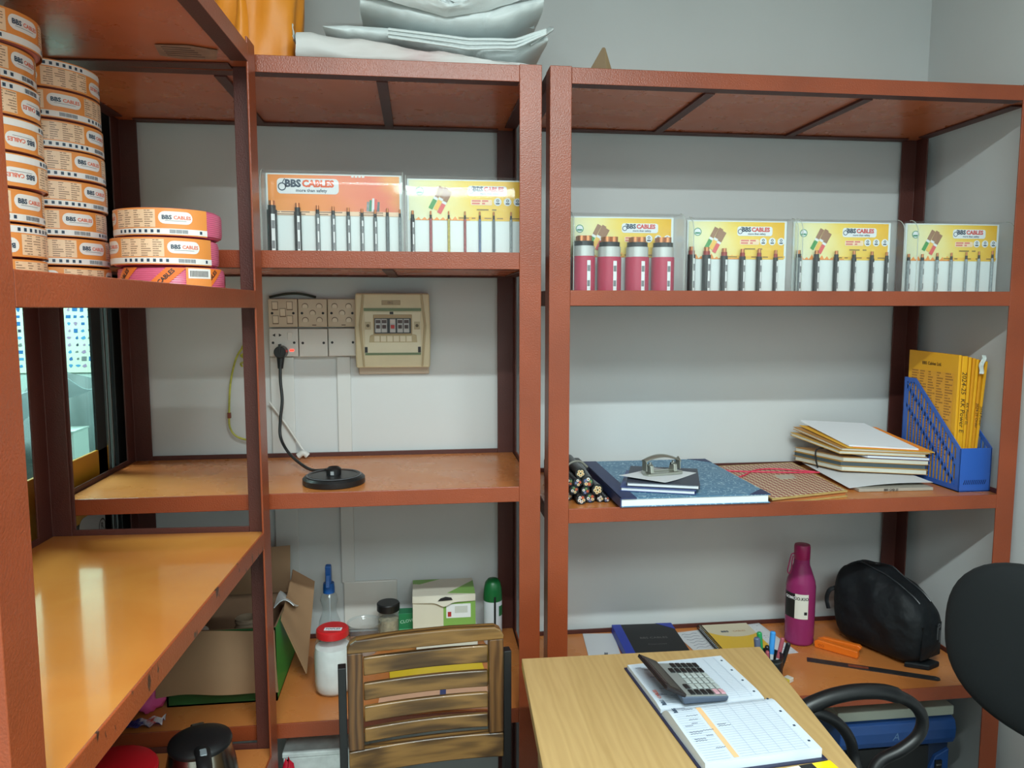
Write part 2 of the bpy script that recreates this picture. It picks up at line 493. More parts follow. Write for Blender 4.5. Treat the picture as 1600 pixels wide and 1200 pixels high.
# ================================================================ angle-iron racks
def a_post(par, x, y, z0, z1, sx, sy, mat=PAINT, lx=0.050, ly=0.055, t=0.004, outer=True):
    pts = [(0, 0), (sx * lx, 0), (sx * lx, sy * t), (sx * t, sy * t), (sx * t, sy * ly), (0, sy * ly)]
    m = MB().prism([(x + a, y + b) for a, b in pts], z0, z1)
    m.m = [1, 0] + ([0, 0, 1, 1, 0, 0] if outer else [1] * 6)      # enamel outside, darker brown inside the angle
    return m.build('post', [mat, RACKDARK], par, bevel=0.0012)
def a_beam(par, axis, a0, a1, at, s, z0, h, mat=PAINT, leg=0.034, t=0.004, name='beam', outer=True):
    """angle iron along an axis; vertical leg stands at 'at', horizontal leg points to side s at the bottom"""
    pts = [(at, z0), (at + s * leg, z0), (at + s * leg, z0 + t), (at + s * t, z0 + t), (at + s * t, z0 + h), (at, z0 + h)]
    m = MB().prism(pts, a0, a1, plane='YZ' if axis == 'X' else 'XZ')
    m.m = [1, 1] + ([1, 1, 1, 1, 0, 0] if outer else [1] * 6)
    return m.build(name, [mat, RACKDARK], par, bevel=0.0012)
def tier(par, x0, x1, y0, y1, zt, h=0.036, braces=(), bmat=BOARD, pmat=PAINT, axis='Y', legs=(0.050, 0.055)):
    zb = zt - h
    lx, ly = legs
    a_beam(par, 'X', x0 + lx, x1 - lx, y0, 1, zb, h, pmat)
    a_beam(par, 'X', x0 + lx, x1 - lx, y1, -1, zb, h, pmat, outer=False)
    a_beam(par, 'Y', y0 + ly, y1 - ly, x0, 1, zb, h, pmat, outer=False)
    a_beam(par, 'Y', y0 + ly, y1 - ly, x1, -1, zb, h, pmat)
    bd_ = MB().bb(x0 + 0.006, x1 - 0.006, y0 + 0.006, y1 - 0.006, zb + 0.0045, zt - 0.012)
    bd_.m[0] = 1
    bd_.build('board', [bmat, UNDER], par, bevel=0.001)
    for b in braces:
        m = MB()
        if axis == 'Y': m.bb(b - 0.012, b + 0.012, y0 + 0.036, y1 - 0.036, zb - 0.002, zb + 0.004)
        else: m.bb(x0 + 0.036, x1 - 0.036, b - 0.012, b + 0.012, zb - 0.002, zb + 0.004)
        m.build('brace', RACKDARK, par)

MX0, MX1, MY0, MY1 = -0.800, 0.2776, 1.700, 2.188
mid = thing('storage_rack', 'reddish-brown angle-iron rack at the corner holding the switchboard bay and wood shelves', 'rack')
for (x, y, sx, sy) in ((MX0, MY0, 1, 1), (MX1, MY0, -1, 1), (MX0, MY1, 1, -1), (MX1, MY1, -1, -1)):
    a_post(mid, x, y, 0.0, 2.037, sx, sy, outer=sy > 0 and sx < 0)
tier(mid, MX0, MX1, MY0, MY1, 2.035, braces=(-0.42, -0.075))
tier(mid, MX0, MX1, MY0, MY1, 1.6255, 0.038, braces=(-0.07,))
tier(mid, MX0, MX1, MY0, MY1, 1.085)
tier(mid, MX0, MX1, MY0, MY1, 0.540)

RX0, RX1, RY0, RY1 = 0.2998, 1.5235, 1.7215, 2.188
rgt = thing('storage_rack', 'wide reddish-brown angle-iron rack by the right wall with four cable displays', 'rack')
for (x, y, sx, sy) in ((RX0, RY0, 1, 1), (RX1, RY0, -1, 1), (RX0, RY1, 1, -1), (RX1, RY1, -1, -1)):
    a_post(rgt, x, y, 0.0, 2.044, sx, sy, outer=sy > 0)
tier(rgt, RX0, RX1, RY0, RY1, 2.0416, braces=(0.69, 1.09))
tier(rgt, RX0, RX1, RY0, RY1, 1.5415)
tier(rgt, RX0, RX1, RY0, RY1, 1.0218)
tier(rgt, RX0, RX1, RY0, RY1, 0.510)

LPX, LPY = -0.42, 1.700
lft = thing('storage_rack', 'reddish-brown angle-iron rack in the left foreground holding stacked wire coils', 'rack', (LPX, LPY, 0), R(-2.3942))
lx0, lx1, ly0, ly1 = -0.800 - LPX, -0.334 - LPX, 0.700 - LPY, -0.0165
for (x, y, sx, sy) in ((lx0, ly0, 1, 1), (lx1, ly0, -1, 1), (lx0, ly1, 1, -1), (lx1, ly1, -1, -1)):
    a_post(lft, x, y, 0.0, 2.046, sx, sy, lx=0.045, ly=0.057, outer=sx < 0)
tier(lft, lx0, lx1, ly0, ly1, 2.0326, axis='X', legs=(0.045, 0.057))
tier(lft, lx0, lx1, ly0, ly1, 1.5364, axis='X', legs=(0.045, 0.057))
tier(lft, lx0, lx1, ly0, ly1, 1.0190, axis='X', legs=(0.045, 0.057), bmat=BOARDL, pmat=PAINTC)
tier(lft, lx0, lx1, ly0, ly1, 0.5100, axis='X', legs=(0.045, 0.057))

# ================================================================ wire coils
CR, CH = 0.095, 0.054          # coil outer radius and height
PEACH = pm('label_orange', (232, 146, 70), 0.28, spec=0.6)
TABLE = print_mat('label_table', (236, 202, 166), (120, 84, 64), 8, 4, 0.6, 0.42, 0.28)
STRIPW = pm('label_white', (232, 230, 226), 0.28)
WRAPC = clear_mat('shrink_wrap', (0.97, 0.97, 0.97, 1), 0.02, 0.08, 1.4, 1.5)
def coil_wire(c, name):
    m = bpy.data.materials.new(name); m.use_nodes = True
    n = NT(m); b = n.n['Principled BSDF']
    sp = n.new('ShaderNodeSeparateXYZ'); n.l(n.coord('Object'), sp.inputs[0])
    f = n.math('FRACT', n.math('MULTIPLY', sp.outputs[2], 260.0))
    h = n.math('PINGPONG', f, 0.5)
    base = rgb(c)
    n.l(n.ramp(h, [(0.0, tuple(x * 0.55 for x in base[:3]) + (1,)), (0.3, base)]), b.inputs['Base Color'])
    b.inputs['Roughness'].default_value = 0.3
    n.bump(h, 0.5, 0.002, b)
    return m
PINKW = coil_wire((226, 104, 138), 'pink_wire')
ROSEW = coil_wire((190, 104, 92), 'rose_wire')
def cylpt(r, a, z): return Vector((r * math.cos(a), r * math.sin(a), z))
def arc_patch(mb, r, s0, s1, z0, z1, n=None):
    n = n or max(2, int(abs(s1 - s0) / 0.006))
    mb.sheet(lambda u, v: cylpt(r, (s0 + (s1 - s0) * u) / CR, z0 + (z1 - z0) * v), n, 1)
def arc_poly(mb, r, pts):      # convex outline in (arc length, height), fan of thin strips
    xs = sorted(set(round(p[0], 5) for p in pts))
    lo_, hi_ = xs[0], xs[-1]; xs = sorted(set(xs + [round(lo_ + (hi_ - lo_) * i / 12, 5) for i in range(13)]))
    def yr(x):
        ys = []
        for i in range(len(pts)):
            (xa, ya), (xb, yb) = pts[i], pts[(i + 1) % len(pts)]
            if min(xa, xb) - 1e-6 <= x <= max(xa, xb) + 1e-6:
                t = 0 if abs(xb - xa) < 1e-9 else (x - xa) / (xb - xa); ys += [ya + t * (yb - ya)] if abs(xb - xa) > 1e-9 else [ya, yb]
        return min(ys), max(ys)
    for a, b in zip(xs[:-1], xs[1:]):
        la, ha = yr(a); lb, hb = yr(b)
        mb._add([cylpt(r, a / CR, la), cylpt(r, b / CR, lb), cylpt(r, b / CR, hb), cylpt(r, a / CR, ha)], [(0, 1, 2, 3)])
def coil_text(mb, s, size, sc, zc, r, bold=0.02):
    add_text(mb, s, size, None, bold, fn=lambda x, y: cylpt(r, (sc + x) / CR, zc + y))
def make_coil(kind):
    """kind 'full': label all round; 'part': label over part of the turn, bare pink wire beyond; 'bare': wrapped, no label"""
    root = thing('wire_coil', 'x', 'wire coil')
    h, r = CH, CR
    prof = [(0.048, 0.004), (0.054, 0.0), (r - 0.010, 0.0), (r - 0.002, 0.005), (r - 0.0005, 0.012), (r - 0.0005, h - 0.012), (r - 0.002, h - 0.005), (r - 0.010, h), (0.054, h), (0.048, h - 0.004)]
    MB().lathe(prof, 56, close=True).build('wire', PINKW if kind != 'full' else ROSEW, root, smooth=True)
    L = 2 * math.pi * CR
    if kind == 'bare':
        lab = None
        for i, s0 in enumerate((0.02, 0.105, 0.19, 0.275, 0.36, 0.45, 0.53)):
            m = MB(); m.sheet(lambda u, v: cylpt(r + 0.0006, (s0 + 0.034 * u + 0.05 * v) / CR, 0.003 + (h - 0.006) * v), 6, 8)
            t = m.build('printed_band', ORANGE_INK if False else pm('band_orange', (232, 120, 46), 0.3), root, smooth=True)
            tm = MB(); A = math.atan2(h - 0.006, 0.05)
            add_text(tm, 'BBS CABLES', 0.011, None, 0.03, fn=lambda x, y: cylpt(r + 0.001, (s0 + 0.017 + 0.025 + x * math.cos(A) - y * math.sin(A)) / CR, h / 2 + x * math.sin(A) + y * math.cos(A)))
            tm.build('band_text', DARK, t, fixn=False)
        s0, s1 = L * 0.60, L * 0.60 + 0.05
        m = MB(); arc_patch(m, r + 0.0012, s0, s1, 0.004, h - 0.002); lab = m.build('barcode_label', PEACH, root)
        m = MB(); arc_patch(m, r + 0.0016, s0 + 0.004, s1 - 0.002, h * 0.58, h - 0.004); arc_patch(m, r + 0.0016, s0 + 0.004, s1 - 0.006, 0.006, h * 0.28); m.build('label_strip', STRIPW, lab)
        m = MB()
        for i in range(14): arc_patch(m, r + 0.002, s0 + 0.007 + i * 0.0026, s0 + 0.0084 + i * 0.0026, h * 0.64, h - 0.008, 1)
        m.build('barcode', DARK, lab)
        return root
    cover = L if kind == 'full' else 0.235
    m = MB(); arc_patch(m, r + 0.0006, 0, cover, 0.002, h - 0.002, 60 if kind == 'full' else 26)
    band = m.build('label_band', PEACH, root, smooth=True)
    step = 0.1495 if kind == 'full' else 0.150
    nrep = 4 if kind == 'full' else 1
    strips, inks = MB(), MB()
    arc_patch(strips, r + 0.0010, 0, cover, 0.004, 0.0145, 60)
    starts = [0.062 + step * i for i in range(nrep)]
    for s in starts:
        m = MB(); arc_patch(m, r + 0.0010, s, s + 0.080, 0.0165, h - 0.005); m.build('table_print', TABLE, band)
    logos = [s - 0.036 for s in starts] + ([starts[-1] + 0.080 + 0.034] if kind == 'part' else [])
    for c in logos:
        pts = [(c + a, h * 0.64 + b) for a, b in rrect(0.058, 0.023, 0.011, 4)]
        plates, navy, orng = MB(), MB(), MB()
        arc_poly(plates, r + 0.0010, pts)
        coil_text(navy, 'BBS', 0.0105, c - 0.0150, h * 0.645, r + 0.0014, 0.04)
        coil_text(orng, 'CABLES', 0.0088, c + 0.0112, h * 0.645, r + 0.0014, 0.02)
        arc_patch(navy, r + 0.0014, c - 0.018, c + 0.018, h * 0.53, h * 0.54, 6)
        plates.build('logo_plate', STRIPW, band)
        stuff(navy.build('logo_letters', NAVY_INK, band, fixn=False)); stuff(orng.build('logo_letters', ORANGE_INK, band, fixn=False))
    k = 0; s = 0.070
    while s < cover - 0.012:
        if (k % 14) < 8: arc_patch(inks, r + 0.0014, s, s + 0.0048, 0.0066, 0.0122, 1)
        elif (k % 14) in (9, 10, 11):
            for j in range(5): arc_patch(inks, r + 0.0014, s + j * 0.002, s + j * 0.002 + 0.0011, 0.006, 0.0128, 1)
        s += 0.0106; k += 1
    strips.build('icon_strip', STRIPW, band)
    stuff(inks.build('icons', NAVY_INK, band))
    return root
proto_full, proto_part, proto_bare = make_coil('full'), make_coil('part'), make_coil('bare')
random.seed(4)
used = set()
def put_coil(proto, x, y, z, ang, flip, label, group, tilt=0.0, hs=1.0):
    o = proto if proto not in used else dup(proto)
    used.add(proto)
    o.location = (x, y, z + (CH * hs if flip else 0))
    o.rotation_euler = (R(tilt) + (math.pi if flip else 0), 0, ang)
    o.scale = (1, 1, hs)
    o['label'] = label; o['group'] = group
    return o
ORD = ['bottom', 'second from bottom', 'third from bottom', 'fourth from bottom', 'fifth from bottom', 'sixth from bottom', 'second from top', 'topmost']
zb = 1.5245
front_flip = [0, 1, 0, 1, 1, 1, 0, 0]; front_ang = [-70, 150, -118, -10, -4, 195, -112, -30]
# angle places the seam; the camera looks at the coils from the lower right (about -62 degrees)
for i in range(8):
    put_coil(proto_full, -0.705 + random.uniform(-0.004, 0.004) + (0.008 if i == 7 else 0), 1.325 + random.uniform(-0.004, 0.004), zb + i * CH * 1.005,
             R(front_ang[i]), front_flip[i], '%s orange-labelled wire coil in the stack nearest the left frame edge' % ORD[i], 'wire coils in the near left stack')
back_flip = [0, 0, 0, 0, 0, 0, 0, 1]; back_ang = [-95, -128, -142, -120, -128, -112, -150, 20]
for i in range(8):
    put_coil(proto_full, -0.696 + random.uniform(-0.004, 0.004), 1.547 + random.uniform(-0.004, 0.004), zb + i * CH * 0.965,
             R(back_ang[i]), back_flip[i], '%s orange-labelled wire coil in the stack against the dark window frame' % ORD[i], 'wire coils in the far left stack', hs=0.96)
g3 = 'pink wire coils beside the tall stacks'
put_coil(proto_bare, -0.474, 1.535, zb, R(-275), 0, 'bottom pink wire coil with diagonal orange bands and a barcode label', g3, hs=0.97)
put_coil(proto_part, -0.482, 1.530, zb + CH * 0.975, R(-160), 0, 'middle pink wire coil of the short stack of three', g3, hs=0.97)
put_coil(proto_part, -0.476, 1.535, zb + CH * 1.95, R(-172), 0, 'top pink wire coil of the short stack of three', g3, hs=0.97)

# ================================================================ cable sample displays
PVC = pm('display_board', (226, 234, 234), 0.5)
ACRYL = clear_mat('acrylic_cover', (0.985, 0.992, 0.99, 1), 0.018, 0.05, 0.45, 1.49)
ACRYLE = pm('acrylic_edge', (196, 204, 198), 0.15, alpha=0.55)
ORG = grad_mat('print_orange', [(0.0, (238, 150, 70)), (0.35, (240, 148, 84)), (0.62, (238, 140, 106)), (0.85, (232, 124, 96)), (1.0, (238, 164, 96))], diag=0.5)
YEL = grad_mat('print_yellow', [(0.05, (226, 226, 190)), (0.3, (236, 226, 160)), (0.55, (240, 208, 92)), (1.0, (236, 182, 40))], diag=0.3, blot=0.2)
FIREM = pm('print_flame', (240, 150, 70), 0.4)
TEAL = pm('print_teal', (60, 140, 110), 0.4)
GREENP = pm('print_green', (70, 150, 80), 0.4)
STRAND = pm('print_strand', (170, 126, 96), 0.45)
STRAND2 = pm('print_strand_dark', (110, 78, 60), 0.5)
REDP = pm('print_red', (222, 92, 92), 0.4)
SMALLP = print_mat('display_small_print', (240, 206, 176), (110, 70, 50), 2, 3, 0.7, 0.5, 0.4)
SMALLY = print_mat('display_small_print_yellow', (240, 190, 70), (90, 70, 40), 1, 5, 0.8, 0.45, 0.4)
TAGP = print_mat('cable_tag', (226, 228, 230), (60, 60, 70), 2, 1, 0.8, 0.4, 0.4)
def sheath(c, nm): return pm(nm, c, 0.32, var=0.2, vscale=160, spec=0.5)
SH_BLACK = sheath((26, 27, 30), 'sheath_black'); SH_GREY = sheath((104, 112, 116), 'sheath_grey'); SH_LGREY = sheath((142, 152, 156), 'sheath_light_grey')
SH_RED = pm('sheath_crimson', (176, 30, 72), 0.38, bump=0.2, bscale=120)
SH_WHITE = pm('sheath_steel_tape', (196, 198, 196), 0.3, 0.3)
SH_BRED = pm('core_red', (150, 40, 34), 0.4)
def display(label, x0, x1, z0, H, kind, cables, yb, yf, ptop=0.47):
    W = x1 - x0
    t = thing('cable_display', label, 'display', (x0, yf, z0), group='clear fronted cable displays')
    D = yb - yf
    MB().bb(0.004, W - 0.004, D - 0.006, D, 0.0, H - 0.004).build('back_panel', PVC, t)
    zp = H * (1 - ptop); py = D - 0.0068
    m = MB(); m.quad((0.008, py, zp), (W - 0.010, py, zp), (W - 0.010, py, H - 0.007), (0.008, py, H - 0.007))
    pr_ = m.build('print', ORG if kind == 'orange' else YEL, t, fixn=False)
    def F(x, z, d=0.0006): return FACE(x, py - d, z)
    s = W / 0.27
    if kind == 'orange':
        lx, lz, ls = W * 0.31, H * 0.835, 1.5
    else:
        lx, lz, ls = W * 0.67, H * 0.845, 1.0
    m = MB(); m.prism(rrect(0.092 * ls, 0.023 * ls, 0.006 * ls), 0, 0.0002, F(lx, lz)); m.build('logo_plate', WHITE, pr_)
    m = MB(); add_text(m, 'BBS', 0.0150 * ls, F(lx - 0.0225 * ls, lz + 0.0035 * ls, 0.0012), 0.05)
    add_text(m, 'more than safety', 0.0068 * ls, F(lx + 0.005 * ls, lz - 0.0065 * ls, 0.0012), 0.02)
    m.lathe([(0.0045 * ls, 0), (0.0062 * ls, 0)], 16, F(lx - 0.0385 * ls, lz - 0.001 * ls, 0.0012))
    m.prism([(-0.0005 * ls, 0.004 * ls), (0.001 * ls, 0.004 * ls), (0.005 * ls, 0.011 * ls), (0.0035 * ls, 0.011 * ls)], 0, 0.0001, F(lx - 0.0385 * ls, lz, 0.0012))
    m.build('logo_letters', NAVY_INK, pr_, fixn=False)
    m = MB(); add_text(m, 'CABLES', 0.0140 * ls, F(lx + 0.0150 * ls, lz + 0.0035 * ls, 0.0012), 0.05); m.build('logo_letters', RED_INK if kind != 'orange' else ORANGE_INK, pr_, fixn=False)
    if kind == 'orange':
        m = MB(); m.quad((0.008, py - 0.0006, zp), (W - 0.010, py - 0.0006, zp), (W - 0.010, py - 0.0006, zp + 0.010), (0.008, py - 0.0006, zp + 0.010)); m.build('caption_strip', SMALLP, pr_, fixn=False)
        for i, (c, dx, hh) in enumerate(((SH_LGREY, 0, .022), (TEAL, 0.006, .026), (WHITE, 0.012, .030), (REDP, 0.018, .028), (SH_GREY, 0.024, .022))):
            m = MB(); m.prism([(dx - 0.003, 0), (dx + 0.003, 0), (dx + 0.004, hh), (dx - 0.001, hh)], 0, 0.0002, F(W * 0.735, zp + 0.011)); m.build('pictured_cable', c, pr_)
        m = MB()
        for i in range(4): m.prism(rrect(0.006, 0.004, 0.001, 2), 0, 0.0002, F(W * 0.63 + i * 0.008, H * 0.955))
        m.build('small_marks', STRIPW, pr_)
    else:
        m = MB(); m.lathe([(0.008, 0), (0.0098, 0)], 24, F(W * 0.115, H * 0.83)); m.prism(rrect(0.013, 0.004, 0.0015, 2), 0, 0.0002, F(W * 0.115, H * 0.815)); m.build('seal', TEAL, pr_, fixn=False)
        m = MB(); m.disc((0, 0, 0), 0.008, 24, F(W * 0.115, H * 0.83, 0.0003)); m.build('seal_face', WHITE, pr_, fixn=False)
        for i, (dx, dz, c) in enumerate(((0.0, 0.0, GREENP), (0.012, -0.002, pm('print_amber', (240, 190, 90), 0.4)), (0.020, -0.010, REDP))):
            A = Matrix.Rotation(R(-28), 4, 'Z'); b = F(W * 0.24 + dx, H * 0.70 + dz + 0.006, 0.0008 + 0.0004 * i) @ A
            MB().prism([(-0.005, -0.024), (0.005, -0.024), (0.005, 0), (-0.005, 0)], 0, 0.0002, b).build('pictured_sheath', c, pr_)
            MB().prism([(-0.005, 0), (0.005, 0), (0.005, 0.006), (-0.005, 0.006)], 0, 0.0002, b).build('pictured_core', WHITE, pr_)
            MB().prism([(-0.0052, 0.006), (0.0052, 0.006), (0.0056, 0.033), (-0.0056, 0.033)], 0, 0.0002, b).build('pictured_strands', STRAND, pr_)
            m = MB()
            for k in range(4): m.prism([(-0.0045 + k * 0.0026, 0.006), (-0.0038 + k * 0.0026, 0.006), (-0.0036 + k * 0.0028, 0.033), (-0.0045 + k * 0.0028, 0.033)], 0.0002, 0.0003, b)
            m.build('pictured_strands', STRAND2, pr_)
        m = MB(); random.seed(int(x0 * 1000))
        for i in range(9):
            cx = W * (0.10 + 0.05 * i); hh = 0.006 + 0.008 * random.random()
            m.prism([(-0.008, 0), (0.008, 0), (0.004, hh * 0.6), (0.001, hh), (-0.003, hh * 0.5)], 0, 0.0002, F(cx, zp + 0.0003, 0.0002))
        m.build('pictured_flames', FIREM, pr_)
        m = MB(); m.prism(rrect(0.050, 0.013, 0.003), 0, 0.0002, F(W * 0.62, H * 0.705)); m.build('slogan_plate', pm('print_cream', (244, 222, 190), 0.4), pr_)
        m = MB(); m.quad(F(W * 0.62, H * 0.705, 0.001) @ Vector((-0.024, -0.006, 0)), F(W * 0.62, H * 0.705, 0.001) @ Vector((0.024, -0.006, 0)), F(W * 0.62, H * 0.705, 0.001) @ Vector((0.024, 0.006, 0)), F(W * 0.62, H * 0.705, 0.001) @ Vector((-0.024, 0.006, 0)))
        m.build('slogan', print_mat('slogan_print', (244, 214, 180), (214, 70, 80), 2, 2, 0.95, 0.62, 0.4), pr_, fixn=False)
        for i in range(3):
            m = MB(); m.disc((0, 0, 0), 0.0092, 24, F(W * 0.755 + i * 0.0235, H * 0.715)); bd = m.build('badge', WHITE, pr_, fixn=False)
            m = MB(); m.lathe([(0.0018, 0), (0.0034, 0)], 14, F(W * 0.755 + i * 0.0235, H * 0.715 + 0.0028, 0.001)); m.prism(rrect(0.009, 0.003, 0.0008, 2), 0, 0.0001, F(W * 0.755 + i * 0.0235, H * 0.715 - 0.004, 0.001))
            m.build('badge_mark', NAVY_INK, bd, fixn=False).parent = pr_
        m = MB(); m.quad(*(F(W * 0.70, H * 0.615, 0.0006) @ Vector(p) for p in ((-0.036, -0.003, 0), (0.036, -0.003, 0), (0.036, 0.003, 0), (-0.036, 0.003, 0)))); m.build('caption', print_mat('caption_print', (240, 200, 84), (60, 50, 40), 1, 2, 0.9, 0.5, 0.4), pr_, fixn=False)
        m = MB(); m.quad(*(F(W * 0.69, zp + 0.006, 0.0005) @ Vector(p) for p in ((-0.075, -0.003, 0), (0.075, -0.003, 0), (0.075, 0.003, 0), (-0.075, 0.003, 0)))); m.build('caption_strip', SMALLY, pr_, fixn=False)
    # cable samples: (x from left, radius, height, sheath material, kind)
    for (cx, cr, ch, mat, k) in cables:
        cy = D - 0.009 - cr
        c = MB()
        if k == 'big':
            c.lathe([(0.0, 0.004), (cr, 0.004), (cr, ch * 0.66), (cr * 0.93, ch * 0.66), (0, ch * 0.66)], 28, Matrix.Translation((cx, cy, 0)))
            s_ = c.build('cable_sample', mat, t, smooth=True)
            MB().lathe([(0, ch * 0.66), (cr * 0.93, ch * 0.66), (cr * 0.93, ch * 0.83), (0, ch * 0.83)], 28, Matrix.Translation((cx, cy, 0))).build('armour', SH_WHITE, s_, smooth=True)
            MB().lathe([(0, ch * 0.83), (cr * 0.86, ch * 0.83), (cr * 0.86, ch * 0.91), (0, ch * 0.91)], 28, Matrix.Translation((cx, cy, 0))).build('inner_sheath', SH_BLACK, s_, smooth=True)
            for j in range(4):
                a = R(45 + 90 * j); q = (cx + cr * 0.40 * math.cos(a), cy + cr * 0.40 * math.sin(a))
                MB().cyl((q[0], q[1], ch * 0.9), (q[0], q[1], ch), cr * 0.36, n=14).build('conductor', COPPER, s_, smooth=True)
            m = MB(); m.sheet(lambda u, v: (cx + (cr + 0.0006) * math.sin((u - 0.5) * 0.32 + 0.25), cy - (cr + 0.0006) * math.cos((u - 0.5) * 0.32 + 0.25), 0.012 + (ch * 0.60 - 0.014) * v), 3, 1)
            m.build('tag', TAGP, s_)
        else:
            c.cyl((cx, cy, 0.002), (cx, cy, ch * 0.84), cr, n=16)
            s_ = c.build('cable_sample', mat, t, smooth=True)
            MB().cyl((cx, cy, ch * 0.84), (cx, cy, ch * 0.92), cr * 0.78, n=14).build('inner_sheath', SH_BRED if k == 'red' else SH_BLACK, s_, smooth=True)
            MB().cyl((cx, cy, ch * 0.92), (cx, cy, ch), cr * 0.62, n=12).build('conductor', COPPER, s_, smooth=True)
            if cr > 0.0042:
                m = MB(); m.sheet(lambda u, v: (cx + (cr + 0.0004) * math.sin((u - 0.5) * 0.7 + 0.35), cy - (cr + 0.0004) * math.cos((u - 0.5) * 0.7 + 0.35), 0.008 + (ch * 0.78 - 0.01) * v), 3, 1)
                m.build('tag', TAGP, s_)
    # bent clear cover: top sheet rolling over into the front, and its two cheeks
    rr = min(0.034, D * 0.7)
    prof = [(D - 0.006, H)] + [(rr - rr * math.sin(R(a)), H - rr + rr * math.cos(R(a))) for a in range(0, 91, 15)] + [(0.0, 0.001)]
    inn = [(y + 0.0022 * (0.4 + 0.6 * (1 if y < rr else 0)), z - 0.0022) for y, z in prof]; inn[-1] = (0.0022, 0.001)
    MB().prism(prof + inn[::-1], 0.0, W, plane='YZ').build('cover', ACRYL, t, smooth=True)
    for xa in (0.0, W - 0.0022):
        MB().prism([(D, 0.001)] + [(D, H - 0.001)] + inn[1:], xa + (0.0023 if xa == 0 else -0.0023), xa + 0.0022 + (0.0023 if xa == 0 else -0.0023), plane='YZ').build('cheek', ACRYL, t)
        MB().tube([(xa + 0.0011, y + 0.0005, z + 0.0004) for y, z in prof[1:]], 0.0011, 6, sub=1).build('cover_edge', ACRYLE, t, smooth=True)
    return t
zm = 1.6140
m1 = [(0.018, .0115, .128, SH_BLACK, 'n'), (0.074, .0082, .124, SH_BLACK, 'n'), (0.118, .0052, .120, SH_GREY, 'n'), (0.153, .0052, .118, SH_GREY, 'n'), (0.187, .0050, .116, SH_GREY, 'n'), (0.218, .0046, .114, SH_GREY, 'n'), (0.248, .0046, .112, SH_GREY, 'n'), (0.276, .0042, .116, SH_GREY, 'n'), (0.3045, .0034, .114, SH_LGREY, 'n')]
display('orange cable sample display, the left one of the two above the switchboard', -0.346, -0.032, zm, 0.196, 'orange', m1, 1.800, 1.742, 0.50)
blu = sheath((96, 116, 150), 'sheath_blue'); yl = sheath((186, 172, 90), 'sheath_yellow'); rd = sheath((160, 84, 88), 'sheath_rose')
m2 = [(0.016, .0050, .112, SH_BLACK, 'n'), (0.058, .0034, .112, rd, 'n'), (0.100, .0030, .112, yl, 'n'), (0.138, .0030, .112, rd, 'n'), (0.173, .0030, .112, blu, 'n'), (0.206, .0032, .112, SH_GREY, 'n'), (0.247, .0032, .112, SH_LGREY, 'n')]
display('yellow cable sample display next to the orange one, partly behind the rack post', -0.028, 0.258, zm, 0.190, 'yellow', m2, 1.800, 1.742, 0.52)
zr = 1.5302
r1 = [(0.035, .028, .142, SH_RED, 'big'), (0.098, .029, .140, SH_RED, 'big'), (0.167, .029, .140, SH_RED, 'big'), (0.232, .028, .140, SH_RED, 'big')]
display('yellow cable display holding four thick crimson cables', 0.360, 0.632, zr, 0.196, 'yellow', r1, 1.824, 1.742, 0.52)
r2 = [(0.012, .0098, .120, SH_BLACK, 'red'), (0.050, .0108, .119, SH_BLACK, 'red'), (0.096, .0092, .117, SH_BLACK, 'red'), (0.144, .0078, .116, SH_BLACK, 'red'), (0.188, .0070, .116, SH_BLACK, 'red'), (0.232, .0058, .114, SH_BLACK, 'red')]
display('yellow cable display with six black cables beside the crimson ones', 0.655, 0.922, zr, 0.190, 'yellow', r2, 1.812, 1.752, 0.52)
r3 = [(0.014, .0082, .114, SH_GREY, 'n'), (0.062, .0080, .114, SH_BLACK, 'n'), (0.116, .0066, .114, SH_BLACK, 'n'), (0.164, .0060, .114, SH_BLACK, 'n'), (0.213, .0058, .113, SH_BLACK, 'n'), (0.254, .0050, .112, SH_BLACK, 'n')]
display('yellow cable display with thin black cables in front of the back post', 0.932, 1.202, zr, 0.190, 'yellow', r3, 1.812, 1.752, 0.52)
r4 = [(0.010, .0050, .108, SH_LGREY, 'n'), (0.048, .0050, .108, SH_LGREY, 'n'), (0.090, .0044, .111, SH_LGREY, 'n'), (0.130, .0038, .112, SH_LGREY, 'n'), (0.172, .0036, .114, SH_LGREY, 'n'), (0.208, .0034, .116, SH_LGREY, 'n'), (0.246, .0034, .118, SH_LGREY, 'n')]
display('yellow cable display with thin grey cables at the right end', 1.236, 1.505, zr, 0.190, 'yellow', r4, 1.812, 1.752, 0.52)

